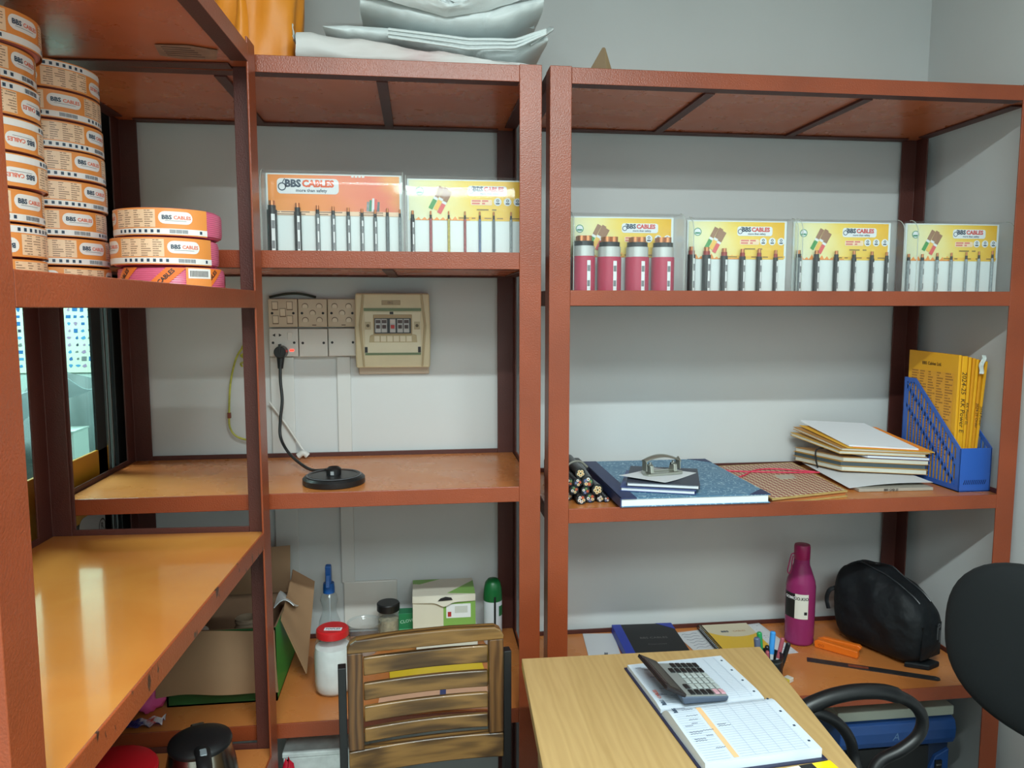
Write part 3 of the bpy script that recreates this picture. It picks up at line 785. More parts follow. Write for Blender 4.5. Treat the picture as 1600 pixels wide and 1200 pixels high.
# ================================================================ switchboard on the back wall
WY = YB
PLATE = pm('switch_plate_aged', (206, 190, 166), 0.35, var=0.05, vscale=14)
PLATEW = pm('switch_plate_white', (216, 214, 208), 0.35, var=0.03, vscale=14)
ROCK = pm('switch_rocker', (220, 206, 184), 0.3)
def plate(label, x, z, kind):
    t = thing('switch_plate', label, 'switch', (x, WY, z), group='switchboard plates')
    w, h, d = 0.0795, 0.0795, 0.026
    mat = PLATE if kind in ('rocker', 'round', 'round2') else PLATEW
    MB().bb(-w / 2, w / 2, -d, 0, -h / 2, h / 2).build('body', mat, t, bevel=0.0025)
    for sx in (-1, 1):
        MB().cyl((sx * 0.029, -d - 0.0006, -0.0005), (sx * 0.029, -d + 0.002, -0.0005), 0.0036, n=16).build('screw', DARK, t)
    if kind == 'rocker':
        for (dx, dz) in ((-0.021, 0.020), (0.019, 0.020), (0.0, 0.001), (-0.020, -0.019), (0.019, -0.019)):
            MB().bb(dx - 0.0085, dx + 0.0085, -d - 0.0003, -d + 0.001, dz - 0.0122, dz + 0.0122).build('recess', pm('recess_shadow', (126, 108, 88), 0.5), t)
            m = MB().hexa([(dx - 0.0072, -d, dz - 0.011), (dx + 0.0072, -d, dz - 0.011), (dx + 0.0072, -d + 0.004, dz - 0.011), (dx - 0.0072, -d + 0.004, dz - 0.011),
                           (dx - 0.0072, -d - 0.0035, dz + 0.011), (dx + 0.0072, -d - 0.0035, dz + 0.011), (dx + 0.0072, -d + 0.004, dz + 0.011), (dx - 0.0072, -d + 0.004, dz + 0.011)])
            m.build('rocker', ROCK, t, bevel=0.0006)
    elif kind in ('round', 'round2'):
        for (dx, dz) in ((-0.020, 0.019), (0.019, 0.019), (0.0005, 0.0), (-0.020, -0.020), (0.019, -0.020)):
            M_ = Matrix.Translation((dx, -d, dz)) @ Matrix.Rotation(R(90), 4, 'X')
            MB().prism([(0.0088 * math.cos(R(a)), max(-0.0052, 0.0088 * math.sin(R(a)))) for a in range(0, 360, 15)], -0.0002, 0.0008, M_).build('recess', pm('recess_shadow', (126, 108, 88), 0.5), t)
            MB().prism([(0.0076 * math.cos(R(a)), max(-0.0055, 0.0076 * math.sin(R(a)) - 0.0012)) for a in range(0, 360, 15)], 0.0, 0.0030, M_).build('dolly', ROCK, t, bevel=0.0005)
        MB().prism(rrect(0.012, 0.0025, 0.001, 2), 0, 0.0004, FACE(0.004, -d, -0.034)).build('maker_mark', pm('mark_brown', (104, 82, 64), 0.5), t)
    elif kind == 'socket':
        for dx in (-0.026, -0.009):
            sg = 1 if dx < -0.02 else -1
            MB().prism([(-0.0045 * sg, 0), (0.0035 * sg, 0.0045), (0.0035 * sg, -0.0045)], 0, 0.0004, FACE(dx, -d, 0.021)).build('pin_hole', DARK, t)
        m = MB().hexa([(0.0115, -d, 0.006), (0.0245, -d, 0.006), (0.0245, -d + 0.004, 0.006), (0.0115, -d + 0.004, 0.006), (0.0115, -d - 0.0035, 0.029), (0.0245, -d - 0.0035, 0.029), (0.0245, -d + 0.004, 0.029), (0.0115, -d + 0.004, 0.029)])
        m.build('rocker', pm('rocker_white', (222, 220, 214), 0.3), t, bevel=0.0006)
        MB().prism(rrect(0.011, 0.0055, 0.001, 2), -0.001, 0.001, FACE(0.022, -d, -0.022)).build('indicator', pm('indicator_lamp', (220, 40, 30), 0.3, emit=(255, 40, 26), estr=4.0), t)['label'] = 'glowing red indicator lamp'
    return t
px0 = -0.380; pz1, pz2 = 1.4865, 1.4045
plate('cream switch plate with five square rockers', px0, pz1, 'rocker')
plate('cream switch plate with five round switches in the middle of the top row', px0 + 0.0815, pz1, 'round')
plate('cream switch plate with five round switches touching the breaker box', px0 + 0.163, pz1, 'round2')
plate('white socket plate with the black plug and red indicator', px0, pz2 - 0.001, 'socket')
plate('blank white cover plate beside the socket plate', px0 + 0.0815, pz2 - 0.002, 'blank')
plate('blank white cover plate under the breaker box corner', px0 + 0.163, pz2 - 0.001, 'blank')
m = MB().tube([(-0.418, WY - 0.010, 1.531), (-0.37, WY - 0.014, 1.540), (-0.33, WY - 0.014, 1.540), (-0.290, WY - 0.008, 1.531)], 0.0035, 8)
tag(m.build('loose_cable', pm('cable_dark_green', (40, 52, 46), 0.4), smooth=True), 'dark loose cable lying along the top of the switch plates', 'cable')

# consumer unit
t = thing('breaker_box', 'yellowed plastic breaker box with two rows of small switches on the wall', 'breaker box', (-0.074, WY, 1.432))
AGED = pm('aged_cream', (216, 202, 166), 0.4, var=0.06, vscale=16)
AGED2 = pm('aged_cream_light', (222, 214, 186), 0.4, var=0.04, vscale=12)
MB().bb(-0.100, 0.102, -0.012, 0, -0.122, 0.100).build('back_box', pm('box_back_cream', (206, 190, 172), 0.45), t, bevel=0.003)
MB().prism([(-0.104, -0.100), (0.104, -0.100), (0.106, 0.0), (0.103, 0.110), (-0.103, 0.110), (-0.106, 0.0)], -0.055, -0.012, plane='XZ').build('front_cover', AGED, t, bevel=0.005, segs=3)
for sx in (-1, 1):
    MB().prism([(sx * 0.078, 0.107), (sx * 0.084, 0.107), (sx * 0.094, 0.02), (sx * 0.084, -0.098), (sx * 0.079, -0.098), (sx * 0.087, 0.02)], -0.058, -0.055, plane='XZ').build('cover_rib', pm('rib_cream', (180, 160, 120), 0.4), t, bevel=0.001)
MB().bb(-0.080, 0.080, -0.0575, -0.055, 0.060, 0.068).build('green_strip', pm('strip_green', (104, 122, 84), 0.4), t)
MB().bb(-0.078, 0.078, -0.0575, -0.055, -0.064, -0.058).build('green_strip', pm('strip_green', (104, 122, 84), 0.4), t)
MB().bb(-0.079, 0.079, -0.0565, -0.055, -0.058, 0.058).build('door_panel', AGED2, t, bevel=0.001)
MB().bb(-0.054, 0.054, -0.0585, -0.0565, -0.006, 0.050).build('window_rim', pm('rim_tan', (178, 152, 112), 0.4), t, bevel=0.001)
MB().bb(-0.051, 0.051, -0.0592, -0.0585, -0.003, 0.040).build('breaker_window', pm('window_black', (24, 20, 20), 0.3), t)
BRK = pm('breaker_grey', (196, 196, 196), 0.4); TOG = pm('toggle_dark', (70, 48, 46), 0.4)
for i, xx in enumerate((-0.0405, -0.0235, 0.0, 0.0205, 0.0385)):
    b_ = MB().bb(xx - 0.008, xx + 0.008, -0.0630, -0.0592, 0.000, 0.038).build('breaker', BRK, t, bevel=0.0008)
    MB().bb(xx - 0.005, xx + 0.005, -0.0665, -0.0628, 0.011, 0.021).build('toggle', TOG if i != 2 else pm('toggle_red', (190, 44, 40), 0.4), b_, bevel=0.0006)
    MB().bb(xx - 0.0065, xx + 0.0065, -0.0633, -0.0629, 0.026, 0.035).build('rating_label', TOG if i != 2 else pm('label_pale', (214, 210, 204), 0.4), b_)
MB().bb(-0.008, 0.002, -0.0590, -0.0565, 0.051, 0.058).build('latch', DARK, t)
for xx in (-0.069, 0.068):
    MB().bb(xx - 0.008, xx + 0.008, -0.0575, -0.0565, 0.008, 0.030).build('side_latch', pm('latch_cream', (192, 178, 144), 0.4), t, bevel=0.0008)
    MB().cyl((xx, -0.0590, 0.019), (xx, -0.0570, 0.019), 0.0045, n=14).build('screw', pm('screw_olive', (96, 84, 58), 0.5), t)
MB().prism([(-0.066, -0.028), (0.068, -0.028), (0.066, -0.008), (0.060, -0.006), (-0.058, -0.006), (-0.064, -0.010)], -0.0580, -0.0565, plane='XZ')  .build('label_tray', pm('tray_tan', (188, 172, 132), 0.4), t, bevel=0.0008)
for i in range(6):
    MB().bb(-0.052 + i * 0.0180, -0.037 + i * 0.0180, -0.0592, -0.0580, -0.026, -0.010).build('circuit_label', pm('circuit_card', (226, 216, 190), 0.45), t, bevel=0.0004)
MB().bb(-0.076, 0.076, -0.0560, -0.0545, -0.056, -0.040).build('lower_slot', pm('slot_cream', (198, 192, 172), 0.4), t)
for xx in (-0.075, 0.074): MB().bb(xx - 0.004, xx + 0.004, -0.0572, -0.0560, -0.057, -0.041).build('hinge', DARK, t)
MB().bb(-0.030, 0.022, -0.0565, -0.055, 0.077, 0.090).build('name_plate', pm('nameplate_tan', (170, 150, 116), 0.4), t, bevel=0.0008)
m = MB(); add_text(m, 'EBG', 0.0085, FACE(-0.006, -0.0568, 0.0832), 0.02); stuff(m.build('name_letters', pm('mark_brown', (104, 82, 64), 0.5), t, fixn=False))

# trunking and cables on the wall
TRUNK = pm('trunking_white', (208, 210, 208), 0.4)
def trunk(label, x0, x1, z0, z1, d=0.0110):
    t = thing('cable_trunking', label, 'trunking', ((x0 + x1) / 2, WY, z0), group='white cable trunking runs')
    w = (x1 - x0) / 2
    MB().bb(-w, w, -d * 0.55, 0, 0, z1 - z0).build('base', TRUNK, t, bevel=0.001)
    MB().bb(-w - 0.001, w + 0.001, -d, -d * 0.5, 0, z1 - z0).build('lid', TRUNK, t, bevel=0.0025)
trunk('wide white trunking running down the wall below the breaker box', -0.236, -0.199, 0.690, 1.362)
trunk('white trunking below the socket plate', -0.422, -0.358, 0.700, 1.362, 0.0105)
tag(MB().bb(-0.232, -0.075, WY - 0.010, WY, 0.545, 0.692).build('wall_plate', PLATEW, bevel=0.003), 'flat white wall plate at the foot of the wide trunking', 'plate')
EW = pm('earth_wire_yellow_green', (176, 176, 60), 0.4, var=0.3, vscale=60)
m = MB().tube([(-0.47, WY - 0.02, 1.44), (-0.487, WY - 0.02, 1.40), (-0.512, WY - 0.02, 1.36), (-0.530, WY - 0.02, 1.29), (-0.537, WY - 0.02, 1.20), (-0.535, WY - 0.02, 1.16), (-0.515, WY - 0.02, 1.135), (-0.47, WY - 0.02, 1.122)], 0.0028, 8)
t = thing('earth_wire', 'yellow-green wire hanging in a loop on the wall behind the near post', 'wire', (0, 0, 0))
m.build('wire', EW, t, smooth=True)
m = MB().tube([(-0.484 + 0.010 * math.cos(a * 1.9) - 0.004 * a / 4, WY - 0.02 + 0.008 * math.sin(a * 1.9), 1.405 - 0.0075 * a) for a in range(0, 10)], 0.0026, 6)
m.build('knot', EW, t, smooth=True)
MB().bb(-0.541, -0.532, WY - 0.025, WY - 0.016, 1.190, 1.206).build('tape', pm('tape_brown', (120, 62, 44), 0.5), t, bevel=0.001)
m = MB().tube([(-0.425, WY - 0.024, 1.235), (-0.38, WY - 0.026, 1.17), (-0.337, WY - 0.03, 1.10), (-0.330, WY - 0.045, 1.092)], 0.0032, 8)
t = thing('white_cable', 'thin white cable slanting down the wall to a small white clip', 'cable', (0, 0, 0))
m.build('cable', pm('cable_white', (206, 206, 202), 0.4), t, smooth=True)
m = MB().tube([(-0.345, WY - 0.055, 1.083), (-0.330, WY - 0.055, 1.092), (-0.318, WY - 0.055, 1.083)], 0.0085, 10); m.build('clip', pm('cable_white', (206, 206, 202), 0.4), t, smooth=True)

# kettle base with its cord and plug
zs3 = 1.0735
t = thing('kettle_base', 'black round kettle base on the middle shelf with its cord plugged into the wall', 'kettle base', (-0.212, 1.842, zs3))
MB().lathe([(0, 0.0), (0.073, 0.0), (0.075, 0.002), (0.075, 0.014), (0.070, 0.019), (0.058, 0.0215), (0.056, 0.0200), (0, 0.0215)], 48).build('base', BLACK, t, smooth=True, ang=30)
MB().lathe([(0.0625, 0.0212), (0.0645, 0.0222), (0.0665, 0.0208)], 48).build('rim_ring', pm('ring_grey', (86, 90, 94), 0.35), t, smooth=True)
MB().lathe([(0, 0.021), (0.018, 0.021), (0.018, 0.036), (0.013, 0.040), (0.011, 0.038), (0.0, 0.034)], 24).build('connector', BLACK, t, smooth=True, ang=30)
MB().bb(-0.006, 0.002, -0.0188, -0.0168, 0.023, 0.032).build('vent', pm('vent_grey', (150, 154, 156), 0.4), t)
plug = [(-0.385 + 0.212, 2.150 - 1.842, 1.378 - zs3)]
MB().cyl((plug[0][0], 2.174 - 1.842, plug[0][2]), (plug[0][0], 2.136 - 1.842, plug[0][2]), 0.0175, 0.0165, n=24).build('plug', BLACK, t, smooth=True, bevel=0.002)
MB().bb(plug[0][0] - 0.003, plug[0][0] + 0.003, 2.132 - 1.842, 2.15 - 1.842, plug[0][2] - 0.004, plug[0][2] + 0.023).build('plug_grip', BLACK, t, bevel=0.001)
MB().cyl((plug[0][0], 2.150 - 1.842, plug[0][2] - 0.010), (plug[0][0] - 0.001, 2.146 - 1.842, plug[0][2] - 0.046), 0.0115, 0.0072, n=16).build('plug_tail', BLACK, t, smooth=True)
c = [(-0.386, 2.146, 1.345), (-0.386, 2.140, 1.30), (-0.381, 2.13, 1.245), (-0.386, 2.12, 1.19), (-0.385, 2.11, 1.145), (-0.362, 2.08, 1.110), (-0.325, 2.02, 1.092), (-0.285, 1.96, 1.083), (-0.25, 1.915, 1.090), (-0.226, 1.880, 1.100), (-0.213, 1.855, 1.105)]
MB().tube([(a + 0.212, b - 1.842, d - zs3) for a, b, d in c], 0.0042, 10).build('cord', BLACK, t, smooth=True)

# ================================================================ on top of the middle rack
random.seed(11)
def blob(mb, nu, nv, fx): mb.sheet(fx, nu, nv)
ORC = pm('orange_bag_cloth', (236, 146, 36), 0.45, var=0.06, vscale=12, bump=0.3, bscale=22, bdist=0.004)
t = thing('orange_bag', 'bright orange bag with folds standing on the rack top', 'bag', (-0.385, 1.93, 2.037))
def bagp(u, v):
    a = 2 * math.pi * u; z = 0.34 * v
    sx, sy = 0.105, 0.085
    k = 4.0
    cx, cy = math.cos(a), math.sin(a)
    e = (abs(cx) ** k + abs(cy) ** k) ** (-1 / k)
    f = 1.0 + 0.05 * math.sin(7 * a + 5 * v) * (1 - 0.5 * v) + 0.03 * math.sin(13 * a - 4 * v)
    tap = 1.0 if v < 0.9 else math.sqrt(max(0.0, 1 - ((v - 0.9) / 0.1) ** 2)) * 0.9 + 0.1
    bot = 0.94 + 0.06 * min(1, v / 0.15)
    return (sx * e * cx * f * tap * bot + 0.02 * v, sy * e * cy * f * tap * bot, z + 0.006 * math.sin(3 * a))
m = MB(); m.sheet(bagp, 72, 30); b_ = m.build('bag_body', ORC, t, smooth=True, ang=80)
m = MB()
m.sheet(lambda u, v: (-0.02 + 0.05 * v * (u - 0.3) + 0.01 * math.sin(v * 4), -0.094 - 0.016 * math.sin(math.pi * u) * (1 - 0.3 * v), 0.005 + 0.24 * (1 - v) + 0.01 * u), 10, 14)
m.build('bag_fold', ORC, t, smooth=True, ang=80)

SACK = pm('woven_sack', (206, 214, 214), 0.45, var=0.05, vscale=10, bump=0.3, bscale=420, bdist=0.001)
SACKP = grad_mat('woven_sack_print', [(0.0, (206, 208, 206)), (0.3, (204, 196, 192)), (0.5, (196, 172, 170)), (0.7, (206, 200, 196)), (1.0, (208, 214, 214))], 0.5, 0.0, 0.5)
def crump(x, y, s=9.0, k=0.0):
    """sharp-creased crumple, about -1..1"""
    a = mnoise.noise(Vector((x * s, y * s, k))); b = mnoise.noise(Vector((x * s * 2.3, y * s * 2.3, k + 7)))
    return (0.55 - abs(a) * 1.6) * 0.7 + (0.5 - abs(b) * 1.5) * 0.3
def lerp_tab(u, tab):
    for (a, x), (b, y) in zip(tab[:-1], tab[1:]):
        if u <= b: return x + (y - x) * (u - a) / (b - a)
    return tab[-1][1]
GS = 'white woven sacks on the rack top'
# lowest sack: thick at its left end, thinning to the right
t = thing('woven_sack', 'lowest white sack with faded pink print lying on the rack top', 'sack', (0.0, 1.90, 2.038), 0, GS)
def low(u, v):
    x = -0.262 + 0.545 * u
    h = lerp_tab(u, [(0, 0.070), (0.06, 0.076), (0.2, 0.064), (0.45, 0.046), (0.75, 0.030), (1.0, 0.014)])
    a = 2 * math.pi * v; k = 5.0
    cy, cz = math.cos(a), math.sin(a); e = (abs(cy) ** k + abs(cz) ** k) ** (-1 / k)
    c = crump(x, v * 0.8, 8, 1) * 0.010 * (1 if cz > -0.2 else 0)
    return (x + 0.006 * crump(v, u, 6, 3), 0.155 * cy * e * (1 - 0.06 * crump(x, v, 5, 9)), max(0.0, h * 0.5 + h * 0.5 * cz * e + c))
m = MB(); m.sheet(low, 70, 48)
m._add([low(0, j / 48) for j in range(48)], [tuple(range(48))]); m._add([low(1, j / 48) for j in range(48)], [tuple(range(48))[::-1]])
m.build('sack_body', SACKP, t, smooth=True, ang=50)
m = MB(); m.sheet(lambda u, v: (-0.268 - 0.006 * math.sin(9 * v) * u + 0.004 * crump(u, v, 12, 2), -0.145 + 0.27 * v, 0.050 + 0.030 * u + 0.006 * math.sin(v * 40) * u), 5, 40, 0.0015); m.build('stitched_hem', SACK, t, smooth=True, ang=100)
def pillow(x0, x1, zc, hh, dep, seed, amp=0.010, yo=0.0, ex=2.6):
    def P(u, v):
        a = 2 * math.pi * v; cy, cz = math.cos(a), math.sin(a)
        e = (abs(cy) ** ex + abs(cz) ** ex) ** (-1 / ex)
        x = x0 + (x1 - x0) * u
        h = lerp_tab(u, hh); c = crump(x, cz * e * 0.06 + cy * 0.12, 11, seed)
        fold = 0.35 * abs(math.sin(2.2 * cz * e + 5 * u + seed)) 
        return (x + 0.008 * crump(cz * 0.1, x, 8, seed + 2), yo + dep * cy * e * (0.90 + 0.10 * math.sin(3 * u + seed)) + 0.012 * c, lerp_tab(u, zc) + h * cz * e + amp * c * (0.4 + fold))
    m = MB(); m.sheet(P, 90, 64)
    m._add([P(0, j / 64) for j in range(64)], [tuple(range(64))]); m._add([P(1, j / 64) for j in range(64)], [tuple(range(64))[::-1]])
    return m, P
# middle sack: a loose one sliding over it, its right corner sticking up
t = thing('woven_sack', 'middle white sack with a corner sticking up at its right end', 'sack', (0.0, 1.90, 2.038), 0, GS)
m, P_ = pillow(-0.205, 0.300, [(0, 0.082), (0.3, 0.080), (0.6, 0.064), (0.85, 0.054), (1.0, 0.080)], [(0, 0.004), (0.1, 0.018), (0.5, 0.026), (0.85, 0.032), (1.0, 0.010)], 0.150, 3)
m.build('sack_body', SACK, t, smooth=True, ang=60)
for k in range(3):
    m = MB().tube([(lerp_tab(q, [(0, -0.06), (1, 0.295)]), -0.148 - 0.006 * math.sin(3 * q), lerp_tab(q, [(0, 0.078 - 0.008 * k), (0.5, 0.062 - 0.010 * k), (0.8, 0.066 - 0.008 * k), (1, 0.092 - 0.004 * k)])) for q in [i / 10 for i in range(11)]], 0.0035, 6, sub=2)
    m.build('fold_ridge', SACK, t, smooth=True)
m = MB(); m.sheet(lambda u, v: (0.262 + 0.055 * u, -0.140 + 0.02 * u + 0.05 * v, 0.062 + 0.044 * u + 0.020 * v + 0.003 * math.sin(22 * v)), 8, 14, 0.003); m.build('sack_corner', SACK, t, smooth=True, ang=80)
# top sack: open mouth hanging down in a V with a torn zigzag edge
t = thing('woven_sack', 'top white sack whose torn zigzag mouth hangs open in a deep fold', 'sack', (0.0, 1.90, 2.038), 0, GS)
m, P_ = pillow(-0.125, 0.290, [(0, 0.150), (0.25, 0.130), (0.48, 0.114), (0.7, 0.122), (1.0, 0.160)], [(0, 0.020), (0.2, 0.030), (0.5, 0.026), (0.8, 0.036), (1.0, 0.018)], 0.140, 12)
m.build('sack_body', SACK, t, smooth=True, ang=60)
def edge(u): return lerp_tab(u, [(0, 0.265), (0.15, 0.235), (0.42, 0.150), (0.50, 0.136), (0.58, 0.150), (0.80, 0.205), (1.0, 0.262)])
def flap(u, v):
    zb_ = lerp_tab(u, [(0, 0.158), (0.25, 0.132), (0.48, 0.112), (0.7, 0.130), (1.0, 0.172)])
    z = zb_ + (edge(u) - zb_) * v + (0.0035 * (1 if int(u * 46) % 2 else -1) if v > 0.97 else 0)
    return (-0.125 + 0.405 * u + 0.006 * crump(v, u, 5, 40), -0.146 - 0.022 * math.sin(math.pi * v) - 0.012 * v + 0.012 * crump(u * 0.4, v * 0.2, 12, 41), z)
m = MB(); m.sheet(flap, 92, 16, 0.0016); m.build('torn_mouth', SACK, t, smooth=True, ang=60)
m = MB(); m.sheet(lambda u, v: (-0.130 + 0.415 * u, -0.040 - 0.02 * math.sin(math.pi * u) + 0.014 * crump(u * 0.4, v * 0.25, 10, 51), 0.135 + 0.155 * v), 60, 20, 0.002); m.build('sack_back', SACK, t, smooth=True, ang=60)
m = MB(); m.sheet(lambda u, v: (0.100 + 0.185 * u - 0.05 * v, -0.168 - 0.010 * math.sin(math.pi * u) + 0.008 * crump(u * 0.3, v * 0.3, 12, 61), 0.130 + 0.085 * u + 0.060 * v * (0.4 + 0.6 * u)), 40, 14, 0.0016); m.build('sack_fold', SACK, t, smooth=True, ang=60)

# on top of the right rack: a folded scrap of brown card and a flat sheet
KRAFT = pm('kraft_card', (122, 98, 70), 0.6, var=0.08, vscale=12)
t = thing('folded_card', 'small folded brown card standing on the right rack top', 'card', (0.437, 1.775, 2.030))
MB().hexa([(-0.048, -0.010, 0), (0.004, -0.014, 0), (0.004, -0.012, 0), (-0.048, -0.008, 0), (-0.004, 0.004, 0.076), (0.001, 0.004, 0.077), (0.001, 0.006, 0.077), (-0.004, 0.006, 0.076)]).build('card_flap', KRAFT, t)
MB().hexa([(0.004, -0.014, 0), (0.028, 0.004, 0), (0.027, 0.006, 0), (0.003, -0.012, 0), (0.001, 0.004, 0.077), (0.004, 0.005, 0.075), (0.004, 0.007, 0.075), (0.001, 0.006, 0.077)]).build('card_flap', pm('kraft_card_light', (142, 118, 86), 0.6), t)
m = MB().hexa([(0.43, 1.745, 2.043), (0.65, 1.745, 2.043), (0.65, 1.86, 2.033), (0.43, 1.86, 2.033), (0.43, 1.745, 2.0455), (0.65, 1.745, 2.0455), (0.65, 1.86, 2.0355), (0.43, 1.86, 2.0355)])
tag(m.build('card_sheet', pm('card_rust', (164, 110, 80), 0.6)), 'flat rust-brown card sheet lying on the right rack top', 'card')
# torn sticker under the left rack's top board
t = thing('torn_sticker', 'torn brown paper sticker glued under the left top board', 'sticker', (-0.445, 1.585, 1.9985))
t.rotation_euler = (math.pi, 0, R(4))
m = MB().prism([(-0.055, -0.03), (-0.02, -0.045), (0.05, -0.035), (0.062, 0.02), (0.01, 0.038), (-0.05, 0.03)], 0, 0.001); m.build('paper', pm('sticker_brown', (150, 118, 100), 0.6, var=0.25, vscale=30), t)
m = MB()
for i in range(5): m.bb(-0.04, 0.03 - 0.004 * i, -0.026 + i * 0.012, -0.022 + i * 0.012, 0.001, 0.0013)
stuff(m.build('print_lines', pm('sticker_ink', (84, 56, 46), 0.6), t))

# ================================================================ bottom shelf of the middle rack
z4 = 0.5285
CARD = pm('corrugated_card', (158, 124, 92), 0.7, var=0.07, vscale=9, bump=0.12, bscale=60)
CARDD = pm('corrugated_card_inside', (134, 104, 80), 0.75, var=0.08, vscale=9)
GRN = pm('box_green', (48, 150, 52), 0.5, var=0.05)
GRND = pm('box_dark_green', (34, 84, 40), 0.5, var=0.06)
bx, by, bw, bd, bh = -0.492, 1.965, 0.262, 0.27, 0.190
t = thing('open_carton', 'torn open cardboard carton with green outside and brown flaps spread wide', 'box', (bx, by, z4))
def wallp(a, b, z0, z1, th=0.004, mat=(GRN, CARDD), name='side'):
    a, b = Vector((a[0], a[1], 0)), Vector((b[0], b[1], 0)); d = (b - a).normalized(); nrm = Vector((-d.y, d.x, 0)) * th
    m = MB()
    lo = [(a.x, a.y, z0), (b.x, b.y, z0), (b.x + nrm.x, b.y + nrm.y, z0), (a.x + nrm.x, a.y + nrm.y, z0)]
    m.hexa(lo + [(p[0], p[1], z1) for p in lo]); m.m = [1, 1, 0, 0, 1, 1]
    return m.build(name, list(mat), t, fixn=False)
hw, hd = bw / 2, bd / 2
wallp((-hw, -hd), (hw, -hd), 0, bh, mat=(GRND, CARDD)); wallp((hw, -hd), (hw, hd), 0, bh - 0.002)
wallp((hw, hd), (-hw, hd), 0, bh); wallp((-hw, hd), (-hw, -hd), 0, bh)
MB().bb(-hw, hw, -hd, hd, 0.0, 0.004).build('bottom', CARDD, t)
m = MB(); m.sheet(lambda u, v: (-0.150 + 0.285 * u + 0.004 * v - 0.01 * (1 - v) * (u - .5), -hd - 0.004 - 0.024 * math.sin(v * 1.6) + 0.006 * math.sin(u * 9) * v, bh - 0.002 - 0.148 * v + 0.004 * math.sin(u * 5)), 22, 10, 0.003); m.build('flap', CARD, t, smooth=True)
m = MB(); m.sheet(lambda u, v: (-hw + 0.03 + 0.225 * u, hd - 0.012 + 0.02 * v, bh - 0.01 + 0.128 * v - 0.012 * (1 - u) * v), 8, 8, 0.003); m.build('flap', CARD, t, smooth=True)
m = MB(); m.sheet(lambda u, v: (hw + 0.004 + 0.055 * v, -hd + 0.05 + 0.19 * u + 0.02 * v, bh - 0.004 - 0.02 * v + (0.06 * u - 0.115 * v * (1 - u) - 0.02 * v) + 0.004 * math.sin(u * 20) * (1 - v)), 14, 10, 0.003); m.build('flap', CARD, t, smooth=True)
for i in range(2):
    m = MB(); add_text(m, ('MULTI CARTON PACK', 'ELECTRICAL')[i], 0.011, FACE(0.012 + 0.05 * i, -hd - 0.0012, 0.030 + 0.013 * i), 0.0); stuff(m.build('carton_print', pm('print_pale_green', (130, 170, 120), 0.5), t, fixn=False))
tag(MB().lathe([(0, 0), (0.026, 0), (0.028, 0.004), (0.028, 0.150), (0.026, 0.157), (0.0, 0.160)], 24, Matrix.Translation((-0.565, 1.90, z4 + 0.006))).build('white_roll', pm('white_roll', (206, 204, 196), 0.5), smooth=True), 'white capped tub standing inside the torn carton', 'tub')
g_ = clear_mat('jar_glass', (0.93, 0.96, 0.94, 1), 0.06, 0.03, 1.2, 1.5)
t = thing('glass_jar', 'old glass jar standing inside the torn carton', 'jar', (-0.455, 1.94, z4 + 0.006))
MB().lathe([(0, 0.0), (0.034, 0.0), (0.036, 0.006), (0.036, 0.130), (0.026, 0.150), (0.027, 0.168), (0.025, 0.168), (0.024, 0.150), (0.033, 0.129), (0.033, 0.006), (0, 0.004)], 28).build('jar_body', pm('dusty_glass', (150, 132, 112), 0.25, spec=0.7), t, smooth=True)
MB().lathe([(0.0275, 0.156), (0.0285, 0.160), (0.0275, 0.164)], 28).build('jar_thread', pm('dusty_glass', (150, 132, 112), 0.25, spec=0.7), t, smooth=True)
m = MB(); m.sheet(lambda u, v: (-0.385 + 0.055 * u, 1.94 + 0.10 * v - 0.02 * u, z4 + 0.195 + 0.02 * math.sin(3 * u + 2 * v) - 0.01 * v + 0.01 * u), 10, 10, 0.002)
tag(m.build('plastic_bag', pm('bag_white_film', (206, 212, 214), 0.3), smooth=True), 'crumpled white plastic peeking out of the torn carton', 'bag')

# pink packet and foil wrapper left of the carton
rn = random.Random(5)
def lump(mb, rx, ry, rz_, nu=28, nv=16, amp=0.12, seed=1, zmin=0.0, M=None):
    r_ = random.Random(seed); ph = [r_.uniform(0, 6.28) for _ in range(6)]
    def P(u, v):
        a = 2 * math.pi * u; b = math.pi * (v - 0.5)
        f = 1 + amp * math.sin(3 * a + ph[0] + 2 * b) + amp * 0.6 * math.sin(7 * a + ph[1] - 3 * b) + amp * 0.5 * math.sin(5 * b * 2 + ph[2] + 4 * a)
        p = Vector((rx * math.cos(a) * math.cos(b) * f, ry * math.sin(a) * math.cos(b) * f, max(zmin, rz_ + rz_ * math.sin(b) * f)))
        return M @ p if M is not None else p
    mb.sheet(P, nu, nv)
t = thing('pink_cloth', 'crumpled bright pink cloth beside the carton', 'cloth', (-0.662, 1.822, z4))
m = MB(); lump(m, 0.036, 0.030, 0.030, seed=3); m.build('cloth', pm('pink_fabric', (232, 92, 160), 0.6, bump=0.3, bscale=80), t, smooth=True, ang=120)
t = thing('foil_wrapper', 'crumpled purple and white printed wrapper at the shelf edge', 'wrapper', (-0.645, 1.752, z4))
m = MB(); m.sheet(lambda u, v: (-0.045 + 0.085 * u, -0.018 + 0.034 * v, 0.004 + 0.010 * abs(math.sin(9 * u + 5 * v)) * (0.4 + u)), 16, 8, 0.0008)
m.build('wrapper', grad_mat('wrapper_print', [(0.1, (60, 50, 110)), (0.35, (50, 54, 120)), (0.5, (200, 196, 210)), (0.68, (206, 70, 50)), (0.8, (214, 210, 214))], blot=0.7), t)

